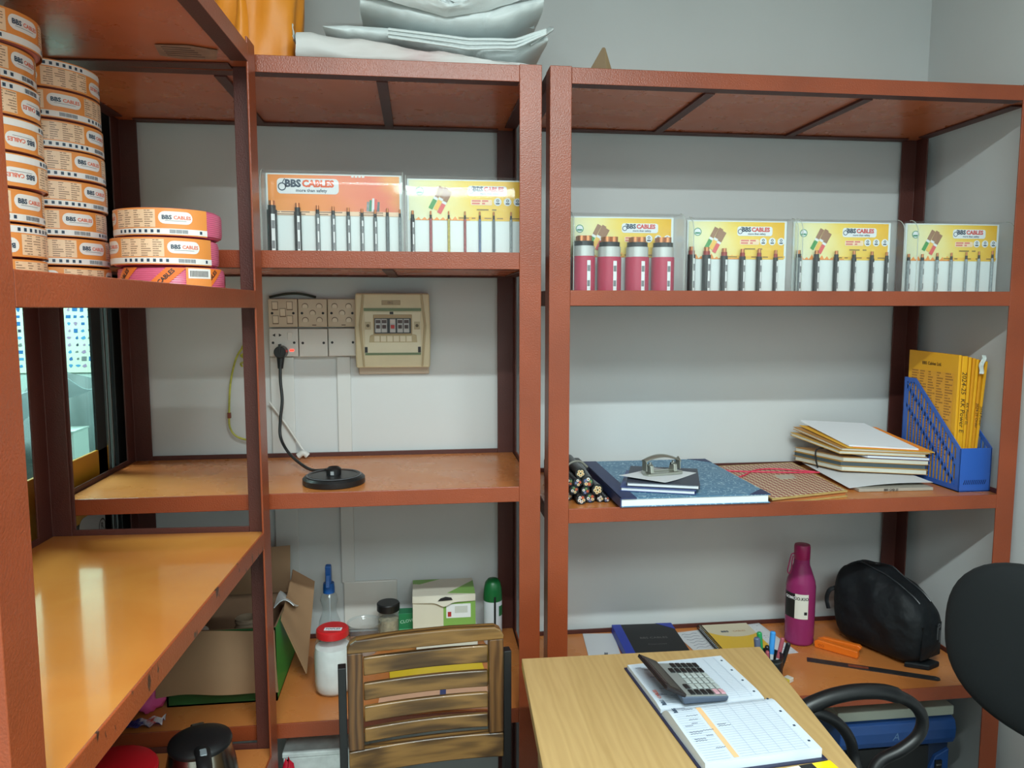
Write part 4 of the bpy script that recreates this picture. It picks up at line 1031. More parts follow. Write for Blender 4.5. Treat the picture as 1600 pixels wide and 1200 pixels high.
# spray bottle
t = thing('spray_bottle', 'clear spray bottle with a blue trigger head against the wall', 'bottle', (-0.264, 2.105, z4))
CLR = clear_mat('clear_bottle', (0.90, 0.93, 0.94, 1), 0.10, 0.05, 1.2, 1.5)
MB().lathe([(0, 0.001), (0.030, 0.001), (0.032, 0.006), (0.032, 0.060), (0.029, 0.085), (0.020, 0.110), (0.019, 0.125), (0.025, 0.148), (0.021, 0.160), (0.014, 0.170), (0.013, 0.176)], 28).build('bottle_body', CLR, t, smooth=True, ang=60)
BLU = pm('trigger_blue', (28, 92, 170), 0.35)
MB().lathe([(0.0, 0.168), (0.0165, 0.168), (0.0165, 0.182), (0.015, 0.196), (0.0, 0.196)], 20).build('collar', BLU, t, smooth=True)
MB().prism([(-0.015, 0.196), (0.015, 0.196), (0.014, 0.224), (0.012, 0.240), (0.002, 0.250), (-0.016, 0.248), (-0.013, 0.225)], -0.008, 0.008, plane='YZ').build('trigger_head', BLU, t, bevel=0.003)
MB().prism([(-0.016, 0.222), (-0.020, 0.205), (-0.028, 0.190), (-0.031, 0.192), (-0.024, 0.208), (-0.019, 0.224)], -0.005, 0.005, plane='YZ').build('trigger', BLU, t, bevel=0.001)
MB().cyl((0.0, 0, 0.012), (0.002, 0, 0.170), 0.0018, n=8).build('dip_tube', pm('tube_pale', (190, 196, 200), 0.4), t)
m = MB(); m.sheet(lambda u, v: (0.0325 * math.sin(-1.0 + 2.0 * u), -0.0325 * math.cos(-1.0 + 2.0 * u), 0.020 + 0.055 * v), 14, 1); m.build('label', grad_mat('spray_label', [(0.0, (30, 34, 60)), (0.3, (40, 44, 80)), (0.5, (226, 200, 40)), (0.8, (60, 90, 160))], blot=0.4), t, smooth=True)

# big jar of white powder with a red lid
t = thing('powder_jar', 'large jar of white powder with a red screw lid and paper tag', 'jar', (-0.228, 1.868, z4))
MB().lathe([(0, 0.001), (0.040, 0.001), (0.046, 0.008), (0.0475, 0.030), (0.0475, 0.105), (0.044, 0.128), (0.037, 0.143), (0.036, 0.148)], 36).build('jar_body', clear_mat('jar_clear', (0.95, 0.97, 0.97, 1), 0.10, 0.04, 1.0, 1.5), t, smooth=True, ang=60)
MB().lathe([(0, 0.003), (0.039, 0.003), (0.0445, 0.010), (0.046, 0.030), (0.046, 0.100), (0.043, 0.119), (0.0, 0.124)], 36).build('powder', pm('white_powder', (226, 228, 226), 0.8, var=0.06, vscale=50, bump=0.3, bscale=90), t, smooth=True, ang=60)
ld = MB().lathe([(0, 0.166), (0.036, 0.166), (0.040, 0.163), (0.041, 0.158), (0.041, 0.147), (0.039, 0.145), (0.0, 0.145)], 36).build('lid', pm('lid_red', (196, 34, 38), 0.35), t, smooth=True, ang=30)
m = MB().prism(rrect(0.044, 0.016, 0.001, 2), 0.0, 0.0006, FLAT(0.003, -0.012, 0.1662, R(-6))); tg = m.build('lid_label', WHITE, ld)
m = MB(); add_text(m, 'NAPLES', 0.0105, FLAT(0.003, -0.012, 0.1670, R(-6)), 0.02); stuff(m.build('lid_letters', DARK, t, fixn=False))

# clear tub, small black-lidded jar, small green box
t = thing('clear_tub', 'low clear plastic tub between the jars', 'tub', (-0.165, 2.08, z4))
MB().lathe([(0, 0.001), (0.036, 0.001), (0.043, 0.055), (0.046, 0.086), (0.048, 0.087), (0.048, 0.083), (0.045, 0.080)], 32).build('tub_body', CLR, t, smooth=True, ang=60)
t = thing('small_jar', 'small glass jar with a black screw lid', 'jar', (-0.098, 2.10, z4))
MB().lathe([(0, 0.001), (0.029, 0.001), (0.031, 0.005), (0.031, 0.092), (0.028, 0.103), (0.027, 0.108)], 28).build('jar_body', g_, t, smooth=True, ang=60)
MB().lathe([(0, 0.004), (0.0285, 0.004), (0.0285, 0.085), (0.0, 0.090)], 24).build('contents', pm('jar_contents', (160, 146, 122), 0.8, var=0.35, vscale=60), t, smooth=True, ang=50)
MB().lathe([(0, 0.132), (0.030, 0.132), (0.0325, 0.129), (0.0325, 0.111), (0.031, 0.109), (0.0, 0.109)], 28).build('lid', BLACK, t, smooth=True, ang=30)
t = thing('green_packet', 'small dark green box between the black-lidded jar and the carton', 'box', (-0.043, 2.115, z4))
MB().bb(-0.026, 0.026, -0.02, 0.02, 0, 0.098).build('box_body', pm('packet_green', (22, 120, 76), 0.4), t, bevel=0.0008)
m = MB(); add_text(m, 'CLOVE', 0.013, FACE(-0.002, -0.0206, 0.075) @ Matrix.Rotation(R(8), 4, 'Z'), 0.0); stuff(m.build('box_print', pm('packet_print', (180, 220, 196), 0.5), t, fixn=False))
MB().bb(-0.0262, 0.0262, -0.0204, -0.02, 0.045, 0.052).build('box_band', pm('packet_light', (90, 180, 130), 0.4), t)

# white and green carton resting on a flat white box
t = thing('flat_box', 'flat white box with a dark printed strip under the green and white carton', 'box', (0.066, 2.095, z4))
MB().bb(-0.085, 0.088, -0.06, 0.06, 0, 0.068).build('box_body', pm('box_white', (210, 210, 204), 0.5), t, bevel=0.001)
MB().bb(-0.04, 0.035, -0.0606, -0.06, 0.045, 0.060).build('box_strip', pm('strip_grey', (150, 150, 150), 0.5), t)
t = thing('packaging_carton', 'pale carton with green corner panels and a torn lid flap', 'box', (0.060, 2.105, z4 + 0.0685))
PALE = pm('carton_pale', (212, 206, 190), 0.55, var=0.03); CGRN = pm('carton_green', (126, 170, 84), 0.5)
W2, D2, H2 = 0.088, 0.062, 0.098
MB().bb(-W2, W2, -D2, D2, 0, H2).build('box_body', PALE, t, bevel=0.0012)
fr_ = MB().bb(-0.002, W2 + 0.0004, -D2 - 0.0006, -D2, 0.001, H2 - 0.010).build('green_panel', CGRN, t)
MB().bb(W2, W2 + 0.0006, -D2, D2 * 0.2, 0.001, 0.04).build('green_panel', CGRN, t)
MB().bb(0.006, 0.075, -D2 - 0.0012, -D2 - 0.0006, 0.032, 0.072).build('address_label', WHITE, t)
MB().bb(0.010, 0.020, -D2 - 0.0016, -D2 - 0.0012, 0.036, 0.050).build('red_mark', pm('mark_red', (170, 44, 48), 0.5), t)
MB().bb(0.030, 0.066, -D2 - 0.0016, -D2 - 0.0012, 0.046, 0.066).build('grey_mark', pm('mark_grey', (196, 200, 196), 0.5), t)
m = MB().prism([(-W2, -D2 - 0.002), (W2, -D2 - 0.002), (W2, D2), (-W2, D2)], H2, H2 + 0.002); lid = m.build('lid_panel', PALE, t)
m = MB().prism([(-W2, D2), (-0.01, D2), (-W2 + 0.02, D2 - 0.035), (-W2, D2 - 0.03)], H2 + 0.002, H2 + 0.0025); m.build('green_corner', CGRN, lid)
m = MB().prism([(W2, -D2), (W2, D2 - 0.02), (0.01, -D2 + 0.012)], H2 + 0.002, H2 + 0.0025); m.build('green_corner', CGRN, lid)
m = MB(); m.sheet(lambda u, v: (-W2 + 2 * W2 * u, -D2 - 0.003 - 0.006 * v * math.sin(math.pi * u), H2 + 0.001 - (0.018 + 0.012 * math.exp(-((u - 0.5) / 0.1) ** 2)) * v), 24, 4, 0.0015); m.build('lid_flap', PALE, t, smooth=True)
m = MB().prism([(-0.03, 0), (0.012, 0.002), (0.008, 0.009), (-0.008, 0.012), (-0.022, 0.008)], 0, 0.0006, FACE(0.012, -D2 - 0.0098, H2 - 0.012)); m.build('tear', DARK, t)

t = thing('air_freshener', 'white aerosol can with a dark green cap beside the rack post', 'can', (0.203, 2.095, z4))
MB().lathe([(0, 0.0), (0.026, 0.0), (0.027, 0.003), (0.027, 0.128), (0.025, 0.134), (0, 0.134)], 28).build('can_body', pm('can_white', (214, 220, 228), 0.35), t, smooth=True, ang=30)
MB().lathe([(0.0272, 0.128), (0.0275, 0.136), (0.026, 0.160), (0.022, 0.180), (0.014, 0.190), (0, 0.192)], 28).build('cap', pm('cap_green', (16, 104, 52), 0.35), t, smooth=True, ang=50)
m = MB(); m.sheet(lambda u, v: (0.0278 * math.sin(0.02 + 0.22 * u), -0.0278 * math.cos(0.02 + 0.22 * u), 0.010 + 0.135 * v), 3, 1); m.build('tear_strip', BLACKM, t)
m = MB(); m.sheet(lambda u, v: (0.0276 * math.sin(0.6 + 0.8 * u), -0.0276 * math.cos(0.6 + 0.8 * u), 0.085 + 0.030 * v), 6, 1); m.build('label_patch', pm('cap_green', (16, 104, 52), 0.35), t)
# printed matter lying on the shelf behind the chair
t = thing('paper_packet', 'yellow envelope lying on the shelf behind the wooden chair', 'envelope', (0.03, 1.93, z4), R(4))
MB().bb(-0.12, 0.13, -0.09, 0.08, 0, 0.010).build('packet', pm('packet_yellow', (226, 190, 40), 0.5), t, bevel=0.001)
t = thing('booklet', 'beige booklet with a blue corner lying behind the wooden chair', 'booklet', (0.02, 1.795, z4), R(-3))
MB().bb(-0.13, 0.14, -0.060, 0.040, 0, 0.007).build('cover', print_mat('booklet_print', (220, 170, 140), (150, 90, 80), 5, 3, 0.6, 0.5, 0.5), t)
MB().bb(0.02, 0.035, -0.02, 0.038, 0.007, 0.008).build('blue_tab', pm('tab_blue', (40, 56, 120), 0.4), t)

# below the middle rack's bottom shelf
t = thing('marbled_box', 'white marbled box on the floor under the middle rack', 'box', (-0.262, 1.86, 0))
MRB = pm('marbled_white', (206, 214, 212), 0.35, var=0.25, vscale=22)
MB().bb(-0.075, 0.11, -0.11, 0.11, 0, 0.425).build('box_body', MRB, t, bevel=0.003); MB().bb(-0.077, 0.112, -0.112, 0.112, 0.425, 0.437).build('box_lid', MRB, t, bevel=0.002)
t = thing('red_packet', 'shiny red packet tucked beside the marbled box', 'packet', (-0.318, 1.715, 0))
m = MB(); lump(m, 0.030, 0.022, 0.215, seed=9, amp=0.06); m.build('packet', pm('red_film', (190, 24, 48), 0.25), t, smooth=True, ang=120)

# kettle and red bucket on the left rack's bottom shelf
t = thing('electric_kettle', 'steel electric kettle with a black lid and handle at the bottom left', 'kettle', (-0.437, 1.455, 0.4985), R(-70))
t.scale = (1.05, 1.05, 0.80)
MB().lathe([(0, 0.0), (0.070, 0.0), (0.072, 0.004), (0.072, 0.020)], 36).build('foot', BLACK, t, smooth=True, ang=40)
MB().lathe([(0.071, 0.018), (0.070, 0.06), (0.063, 0.13), (0.055, 0.182), (0.053, 0.190)], 40).build('body', pm('kettle_steel', (176, 170, 160), 0.22, 1.0), t, smooth=True, ang=60)
MB().lathe([(0.0555, 0.186), (0.057, 0.192), (0.055, 0.200), (0.040, 0.209), (0.015, 0.214), (0, 0.2145)], 36).build('lid', BLACK, t, smooth=True, ang=60)
MB().tube([(0.046, 0, 0.203), (0.080, 0, 0.204), (0.106, 0, 0.186), (0.112, 0, 0.14), (0.100, 0, 0.08), (0.070, 0, 0.045)], lambda q: 0.0125 - 0.002 * q, 12, sq=(1.0, 1.25)).build('handle', BLACK, t, smooth=True)
MB().bb(0.060, 0.082, -0.006, 0.006, 0.214, 0.219).build('lid_button', pm('button_grey', (130, 140, 146), 0.35), t, bevel=0.002)
MB().prism([(-0.050, 0.150), (-0.052, 0.196), (-0.074, 0.193), (-0.066, 0.172)], -0.013, 0.013, plane='XZ').build('spout', pm('kettle_steel', (176, 170, 160), 0.22, 1.0), t, bevel=0.004)
t = thing('red_bucket', 'red plastic bucket cut off by the bottom edge beside the kettle', 'bucket', (-0.560, 1.335, 0.4985))
t.scale = (1, 1, 0.84)
RB = pm('bucket_red', (186, 20, 34), 0.35)
MB().lathe([(0, 0.0), (0.060, 0.0), (0.078, 0.20), (0.082, 0.203), (0.082, 0.211), (0.078, 0.213), (0.074, 0.205), (0.057, 0.004), (0, 0.003)], 36).build('pail', RB, t, smooth=True, ang=40)
MB().lathe([(0.0, 0.226), (0.05, 0.224), (0.079, 0.216), (0.080, 0.2135)], 36).build('lid', RB, t, smooth=True, ang=50)

# ================================================================ wooden chair
CW = wood_mat('chair_teak', (60, 40, 20), (128, 94, 50), 'X', 22, 0.38, 0.15, 7.0, 0.5)
CWZ = wood_mat('chair_teak_upright', (62, 38, 20), (108, 74, 40), 'Z', 20, 0.38, 0.15, 7.0, 0.5)
ch = thing('wooden_chair', 'slatted teak chair with black metal uprights in front of the middle rack', 'chair', (0.0075, 1.440, 0), R(6.0))
hw = 0.156
def bow(x): return 0.012 * (1 - (x / hw) ** 2)
def slat(z0, z1, name, mat, w0=-0.125, w1=0.125, th=0.010, off=0.0):
    m = MB()
    n = 14
    vs = []
    for i in range(n + 1):
        x = w0 + (w1 - w0) * i / n
        y = bow(x) + off
        vs += [(x, y, z0), (x, y + th, z0), (x, y + th, z1), (x, y, z1)]
    fs = [(0, 1, 2, 3), (4 * n + 3, 4 * n + 2, 4 * n + 1, 4 * n)]
    for i in range(n):
        a = 4 * i; b = a + 4
        for k in range(4): fs.append((a + k, b + k, b + (k + 1) % 4, a + (k + 1) % 4))
    m._add(vs, fs)
    return m.build(name, mat, ch, smooth=True, bevel=0.0025, ang=50)
for z0, z1 in ((0.779, 0.816), (0.728, 0.763), (0.683, 0.715), (0.641, 0.670)): slat(z0, z1, 'slat', CW)
slat(0.576, 0.628, 'bottom_rail', CW, -hw, hw, 0.020, -0.003)
m = MB().prism([(x, z) for x, z in [(-hw, 0.830), (-hw, 0.838), (-0.150, 0.850), (-0.138, 0.857), (-0.05, 0.861), (0.05, 0.861), (0.138, 0.857), (0.150, 0.850), (hw, 0.838), (hw, 0.830)]], -0.004, 0.020, plane='XZ'); m.build('top_rail', CW, ch, bevel=0.003)
for sx in (-1, 1):
    MB().bb(sx * hw - (0.030 if sx > 0 else 0), sx * hw + (0.030 if sx < 0 else 0), -0.002, 0.018, 0.630, 0.830).build('stile', CWZ, ch, bevel=0.002)
    xx = sx * (hw + 0.010)
    MB().bb(xx - 0.008, xx + 0.008, 0.004, 0.026, 0.0, 0.800).build('metal_upright', BLACK, ch, bevel=0.0015)
    MB().bb(xx * 0.8 - 0.008, xx * 0.8 + 0.008, -0.330, -0.308, 0.0, 0.430).build('front_leg', BLACK, ch, bevel=0.0015)
    MB().prism([(xx * 0.8 - 0.007, -0.330), (xx * 0.8 + 0.007, -0.330), (xx + 0.007, 0.004), (xx - 0.007, 0.004)], 0.405, 0.430).build('side_rail', BLACK, ch, bevel=0.0015)
for i in range(6):
    MB().bb(-hw + 0.02, hw - 0.02, -0.330 + i * 0.055, -0.282 + i * 0.055, 0.430, 0.446).build('seat_slat', CW, ch, bevel=0.002)

# ================================================================ desk
DW = wood_mat('desk_oak_laminate', (172, 140, 90), (192, 160, 108), 'Y', 20, 0.38, 0.0, 9.0, 0.22)
DWD = wood_mat('desk_side_laminate', (150, 112, 66), (176, 138, 86), 'Z', 20, 0.45, 0.0, 9.0, 0.25)
dk = thing('desk', 'light oak laminate desk top with an open diary in the foreground', 'desk', (0.45, 1.0, 0))
def dc(x, y): return (x - 0.45, y - 1.0)
cor = [dc(0.174, 0.75), dc(0.674, 0.75), dc(0.745, 1.519), dc(0.210, 1.527)]
MB().prism(cor, 0.728, 0.750).build('table_top', DW, dk, bevel=0.0015)
MB().prism([dc(0.215, 1.04), dc(0.233, 1.04), dc(0.258, 1.49), dc(0.240, 1.49)], 0.0, 0.728).build('side_panel', DWD, dk)
MB().prism([dc(0.655, 0.80), dc(0.673, 0.80), dc(0.715, 1.49), dc(0.697, 1.49)], 0.0, 0.728).build('side_panel', DWD, dk)
MB().prism([dc(0.259, 1.45), dc(0.696, 1.45), dc(0.696, 1.468), dc(0.259, 1.468)], 0.30, 0.728).build('modesty_panel', DWD, dk)

# open diary
dt = 0.7505
dy = thing('open_diary', 'open diary with ruled pages and orange margin strips on the desk', 'diary', (0.540, 1.277, dt), R(4.5))
PAGE = pm('diary_page', (200, 210, 220), 0.6)
COVN = pm('diary_cover', (34, 36, 62), 0.45)
MB().bb(-0.110, 0.112, -0.185, 0.186, 0, 0.003).build('cover', COVN, dy, bevel=0.001)
def pg_up(u, v): return (-0.105 + 0.210 * u, 0.004 + 0.176 * v, 0.010 + 0.004 * math.sin(min(1, v * 5) * math.pi / 2) - 0.003 * v)
def pg_lo(u, v): return (-0.105 + 0.210 * u, -0.002 - 0.176 * v, 0.008 + 0.017 * math.sin(min(1.0, v * 6) * math.pi / 2) - 0.008 * max(0, v - 0.17))
def pages(fn, name, nv):
    m = MB(); N = 18
    top = [[Vector(fn(u, j / N)) for j in range(N + 1)] for u in (0, 1)]
    vs = top[0] + top[1] + [Vector((p.x, p.y, 0.003)) for p in top[0]] + [Vector((p.x, p.y, 0.003)) for p in top[1]]
    K = N + 1; fs = []
    for j in range(N):
        fs += [(j, j + 1, K + j + 1, K + j), (2 * K + j, 3 * K + j, 3 * K + j + 1, 2 * K + j + 1), (j, 2 * K + j, 2 * K + j + 1, j + 1), (K + j, K + j + 1, 3 * K + j + 1, 3 * K + j)]
    fs += [(0, K, 3 * K, 2 * K), (N, 2 * K + N, 3 * K + N, K + N)]
    m._add(vs, fs)
    return m.build(name, PAGE, dy, smooth=True)
pu = pages(pg_up, 'page_block', 18); pl = pages(pg_lo, 'page_block', 18)
def on_page(fn, par, name, mat, u0, u1, v0, v1, nu=1, nv=10, d=0.0005, st=False):
    m = MB(); m.sheet(lambda a, b: Vector(fn(u0 + (u1 - u0) * a, v0 + (v1 - v0) * b)) + Vector((0, 0, d)), nu, nv)
    o = m.build(name, mat, par); return o
RULE = pm('rule_blue', (176, 190, 206), 0.6); STRIPO = pm('strip_orange', (226, 184, 136), 0.6); INKB = pm('ink_blue_grey', (84, 92, 116), 0.6)
for fn, par in ((pg_up, pu), (pg_lo, pl)):
    on_page(fn, par, 'margin_strip', STRIPO, 0.255, 0.300, 0.06, 0.97)
    m = MB()
    for i in range(26):
        a = 0.05 + i * 0.0365
        m.sheet(lambda p, q: Vector(fn(0.32 + 0.60 * p, a + 0.004 * q)) + Vector((0, 0, 0.0006)), 1, 1)
        m.sheet(lambda p, q: Vector(fn(0.03 + 0.20 * p, a + 0.006 * q)) + Vector((0, 0, 0.0006)), 1, 1)
    for k in range(5):
        m.sheet(lambda p, q: Vector(fn(0.44 + 0.115 * k + 0.004 * p, 0.05 + 0.92 * q)) + Vector((0, 0, 0.0006)), 1, 10)
    stuff(m.build('ruled_lines', RULE, par))
    m = MB(); rr_ = random.Random(2 if fn is pg_up else 7)
    for i in range(16):
        a = rr_.uniform(0.06, 0.93); u_ = rr_.choice((0.05, 0.12, 0.17, 0.325)); ln = rr_.uniform(0.05, 0.13)
        pts = [Vector(fn(u_ + ln * q / 10, min(0.98, a + 0.006 * math.sin(q * 2.3 + i)))) + Vector((0, 0, 0.0009)) for q in range(11)]
        m.tube(pts, 0.00035, 4, sub=1)
    stuff(m.build('handwriting', INKB, par))
    m = MB()
    for i in range(4):
        q = fn(0.955, 0.12 + 0.25 * i); m.bb(q[0] - 0.002, q[0] + 0.002, q[1] - 0.002, q[1] + 0.002, q[2] + 0.0005, q[2] + 0.0009)
    stuff(m.build('page_marks', NAVY_INK, par))
m = MB(); q = pg_up(0.06, 0.10); add_text(m, 'BBS', 0.011, FLAT(q[0], q[1], q[2] + 0.0008, R(90)), 0.03); stuff(m.build('page_letters', NAVY_INK, pu, fixn=False))
m = MB(); q = pg_up(0.06, 0.27); add_text(m, 'CABLES', 0.0095, FLAT(q[0], q[1], q[2] + 0.0008, R(90)), 0.02); stuff(m.build('page_letters', ORANGE_INK, pu, fixn=False))
m = MB(); q = pg_lo(0.06, 0.16); add_text(m, 'BBS', 0.010, FLAT(q[0], q[1], q[2] + 0.0008, R(90)), 0.03); stuff(m.build('page_letters', NAVY_INK, pl, fixn=False))
# yellow folder and a black one below the diary
t = thing('yellow_leaflet', 'yellow and black printed leaflet under the diary at the bottom edge', 'leaflet', (0.585, 1.055, dt), R(8))
MB().bb(-0.09, 0.09, -0.10, 0.034, 0, 0.0012).build('sheet', pm('leaflet_yellow', (240, 206, 20), 0.4), t)
MB().bb(0.03, 0.055, -0.10, 0.034, 0.0012, 0.0016).build('black_band', BLACKM, t)
MB().bb(-0.09, 0.03, -0.10, 0.034, 0.0012, 0.0015).build('picture', grad_mat('leaflet_picture', [(0.2, (230, 226, 210)), (0.4, (240, 206, 20)), (0.6, (60, 70, 60)), (0.8, (200, 196, 180))], blot=0.8), t)

# calculator: keys face up, screen hinged up at the far-left side
ca = thing('calculator', 'grey desktop calculator with tilted dark screen on the diary', 'calculator', (0.502, 1.338, dt + 0.0148), R(96))
GREYB = pm('calc_grey', (138, 142, 140), 0.4, 0.2); SLATE = pm('calc_slate', (84, 96, 114), 0.45)
def wedge(y): return 0.011 + 0.10 * (y + 0.058)          # top surface rises towards the screen
def slab(x0, x1, y0, y1, d0, d1, M=None):
    f = lambda y: wedge(y)
    return MB().hexa([(x0, y0, f(y0) + d0), (x1, y0, f(y0) + d0), (x1, y1, f(y1) + d0), (x0, y1, f(y1) + d0), (x0, y0, f(y0) + d1), (x1, y0, f(y0) + d1), (x1, y1, f(y1) + d1), (x0, y1, f(y1) + d1)])
MB().hexa([(-0.066, -0.058, 0), (0.066, -0.058, 0), (0.066, 0.030, 0.004), (-0.066, 0.030, 0.004), (-0.068, -0.060, 0.010), (0.068, -0.060, 0.010), (0.068, 0.036, 0.020), (-0.068, 0.036, 0.020)]).build('body', SLATE, ca, bevel=0.002)
slab(-0.066, 0.066, -0.058, 0.034, -0.001, 0.0008).build('key_panel', GREYB, ca, bevel=0.0008)
KB = pm('key_black', (26, 28, 30), 0.35); KG = pm('key_clear_grey', (164, 172, 170), 0.35); KP = pm('key_pink', (196, 150, 160), 0.4)
for r_ in range(6):
    for c_ in range(6):
        x = -0.054 + c_ * 0.0215; y = 0.010 - r_ * 0.0125
        if r_ == 0 and c_ == 5: continue
        mt = KB if (r_ == 0 or c_ >= 4 or c_ == 0 and r_ < 4) else KG
        if c_ == 0 and r_ >= 4: mt = KP
        if r_ == 0 and c_ in (2, 3): continue
        slab(x - 0.0085, x + 0.0085, y - 0.0048, y + 0.0048, 0.0008, 0.0034).build('key', mt, ca, bevel=0.0012)
SB = pm('screen_black', (30, 26, 28), 0.25); LCD = pm('lcd_olive', (62, 58, 52), 0.2)
A_ = Matrix.Translation((0, 0.028, 0.0205)) @ Matrix.Rotation(R(27), 4, 'X')
MB().bb(-0.068, 0.068, 0, 0.044, -0.003, 0.004, A_).build('screen_housing', SB, ca, bevel=0.0015)
MB().bb(-0.058, 0.046, 0.008, 0.032, 0.004, 0.0045, A_).build('screen', LCD, ca)
MB().bb(-0.050, 0.052, 0.034, 0.040, 0.004, 0.0046, A_).build('solar_strip', pm('solar_brown', (56, 40, 38), 0.25), ca)

# ================================================================ right rack, third shelf
z3 = 1.0103
BLUEC = None
def topo_mat(name, base, line):
    m = bpy.data.materials.new(name); m.use_nodes = True
    n = NT(m); b = n.n['Principled BSDF']
    f = n.noise(11.0, 3, n.coord('Object'))
    g = n.math('PINGPONG', n.math('MULTIPLY', f, 18.0), 0.5)
    n.l(n.ramp(g, [(0.0, rgb(line)), (0.05, rgb(line)), (0.10, rgb(base)), (1.0, rgb(base))]), b.inputs['Base Color'])
    b.inputs['Roughness'].default_value = 0.45
    return m
TOPO = topo_mat('ledger_marbled_blue', (74, 124, 158), (160, 192, 208))
NAVY = pm('book_navy', (36, 48, 92), 0.5)
def book(name, label, loc, rz, w, d, h, cov, group=None, spine='left', pages=WHITE, over=0.004, cat='book', cth=0.002):
    t = thing(name, label, cat, loc, rz, group)
    MB().bb(-w / 2, w / 2, -d / 2, d / 2, 0, cth).build('cover', cov, t, bevel=0.0004)
    MB().bb(-w / 2, w / 2, -d / 2, d / 2, h - cth, h).build('cover', cov, t, bevel=0.0004)
    MB().bb(-w / 2 + 0.003, w / 2 - over, -d / 2 + over, d / 2 - over, cth, h - cth).build('page_block', pages, t)
    return t
lw, ldp, lh = 0.378, 0.437, 0.022
t = book('ledger', 'large blue marbled ledger lying at the front of the shelf', (0.667, 1.934, 1.0222), R(-0.4), lw, ldp, lh, TOPO)
MB().bb(-lw / 2 - 0.0008, -lw / 2 + 0.040, -ldp / 2 - 0.0004, ldp / 2 + 0.0004, lh - 0.002, lh + 0.0006).build('spine_cloth', NAVY, t)
MB().bb(-lw / 2 - 0.0012, -lw / 2 + 0.002, -ldp / 2 - 0.0004, ldp / 2 + 0.0004, 0, lh + 0.0006).build('spine', NAVY, t)
for sy in (-1, 1):
    MB().prism([(lw / 2 + 0.0005, sy * (ldp / 2 + 0.0005)), (lw / 2 - 0.055, sy * (ldp / 2 + 0.0005)), (lw / 2 + 0.0005, sy * (ldp / 2 - 0.055))], lh - 0.0002, lh + 0.0006).build('corner_cloth', NAVY, t)
zt = 1.0222 + lh + 0.0008
NAVY2 = pm('notebook_blue', (34, 60, 124), 0.4); SLATEC = pm('notebook_slate', (62, 68, 82), 0.5)
book('notebook', 'small blue notebook, the lower of two on the ledger', (0.615, 1.850, zt), R(-20), 0.185, 0.200, 0.0105, NAVY2, 'small notebooks on the ledger', cth=0.0014)
book('notebook', 'small slate notebook, the upper of two on the ledger', (0.628, 1.856, zt + 0.0108), R(-19), 0.180, 0.200, 0.0105, SLATEC, 'small notebooks on the ledger', cth=0.0014)
m = MB(); zz = zt + 0.0218
c4 = [Vector(p) for p in ((0.505, 1.840, zz + 0.001), (0.598, 1.752, zz), (0.722, 1.868, zz), (0.630, 1.945, zz))]
m.sheet(lambda u, v: (c4[0].lerp(c4[1], v)).lerp(c4[3].lerp(c4[2], v), u) + Vector((0, 0, 0.004 * (1 - u) ** 3 * 1.2)), 12, 8, 0.0006)
tag(m.build('note_sheet', WHITE, smooth=True), 'loose white note sheet under the hole punch', 'paper')
# hole punch
STEEL = pm('punch_nickel', (176, 178, 168), 0.32, 0.75)
t = thing('hole_punch', 'grey metal two-hole punch standing on the notebooks', 'hole punch', (0.625, 1.862, zz + 0.0012), R(14))
MB().prism([(-0.052, -0.022), (0.050, -0.022), (0.058, -0.010), (0.048, 0.026), (-0.046, 0.026), (-0.058, -0.006)], 0, 0.007).build('base', STEEL, t, bevel=0.002)
MB().prism([(-0.030, 0.004), (0.036, 0.004), (0.030, 0.018), (-0.030, 0.018)], 0.007, 0.0085).build('plate', STEEL, t, bevel=0.0006)
for xx in (-0.036, 0.034):
    MB().prism([(-0.016, 0.007), (0.014, 0.007), (0.006, 0.026), (-0.004, 0.030), (-0.012, 0.026)], xx - 0.005, xx + 0.005, plane='YZ').build('punch_block', STEEL, t, bevel=0.0012)
    MB().cyl((xx, -0.002, 0.007), (xx, -0.002, 0.034), 0.004, n=12).build('pin', CHROME, t, smooth=True)
    MB().cyl((xx - 0.0065, 0.0, 0.026), (xx + 0.0065, 0.0, 0.026), 0.0035, n=12).build('pivot', CHROME, t, smooth=True)
N = 20; m = MB()
def handle_pt(u, v):
    x = -0.054 + 0.108 * u
    zc = 0.030 + 0.018 * math.sin(math.pi * min(1, (u * 0.85 + 0.12))) 
    a = -1.2 + 2.4 * v
    return (x, 0.001 + 0.0135 * math.sin(a) * (0.9 + 0.2 * math.sin(math.pi * u)), zc + 0.008 * math.cos(a) - 0.003)
m.sheet(handle_pt, N, 10, 0.0018); m.build('handle', STEEL, t, smooth=True, ang=60)
for xx in (-0.051, 0.050): MB().prism([(-0.011, 0.012), (0.011, 0.012), (0.010, 0.036), (0.0, 0.044), (-0.010, 0.036)], xx - 0.0012, xx + 0.0012, plane='YZ').build('handle_cheek', STEEL, t)

# woven patterned file with a red cord
def weave_mat():
    m = bpy.data.materials.new('woven_check'); m.use_nodes = True
    n = NT(m); b = n.n['Principled BSDF']
    ck = n.new('ShaderNodeTexChecker'); ck.inputs['Scale'].default_value = 95.0
    n.l(n.coord('Object', (1, 0.8, 1), (0, 0, R(45))), ck.inputs['Vector'])
    ck.inputs['Color1'].default_value = rgb((214, 196, 160)); ck.inputs['Color2'].default_value = rgb((150, 66, 66))
    n.l(ck.outputs[0], b.inputs['Base Color']); b.inputs['Roughness'].default_value = 0.6
    n.bump(ck.outputs['Fac'], 0.2, 0.001, b)
    return m
WEAVE = weave_mat()
STRAW = pm('straw_binding', (190, 160, 98), 0.6, var=0.1, vscale=60)
q4 = [(0.868, 1.732), (1.104, 1.790), (1.139, 2.150), (0.885, 2.125)]
wc = (1.0, 1.95)
t = thing('woven_folder', 'woven straw-check document folder tied with a red cord', 'folder', (wc[0], wc[1], z3))
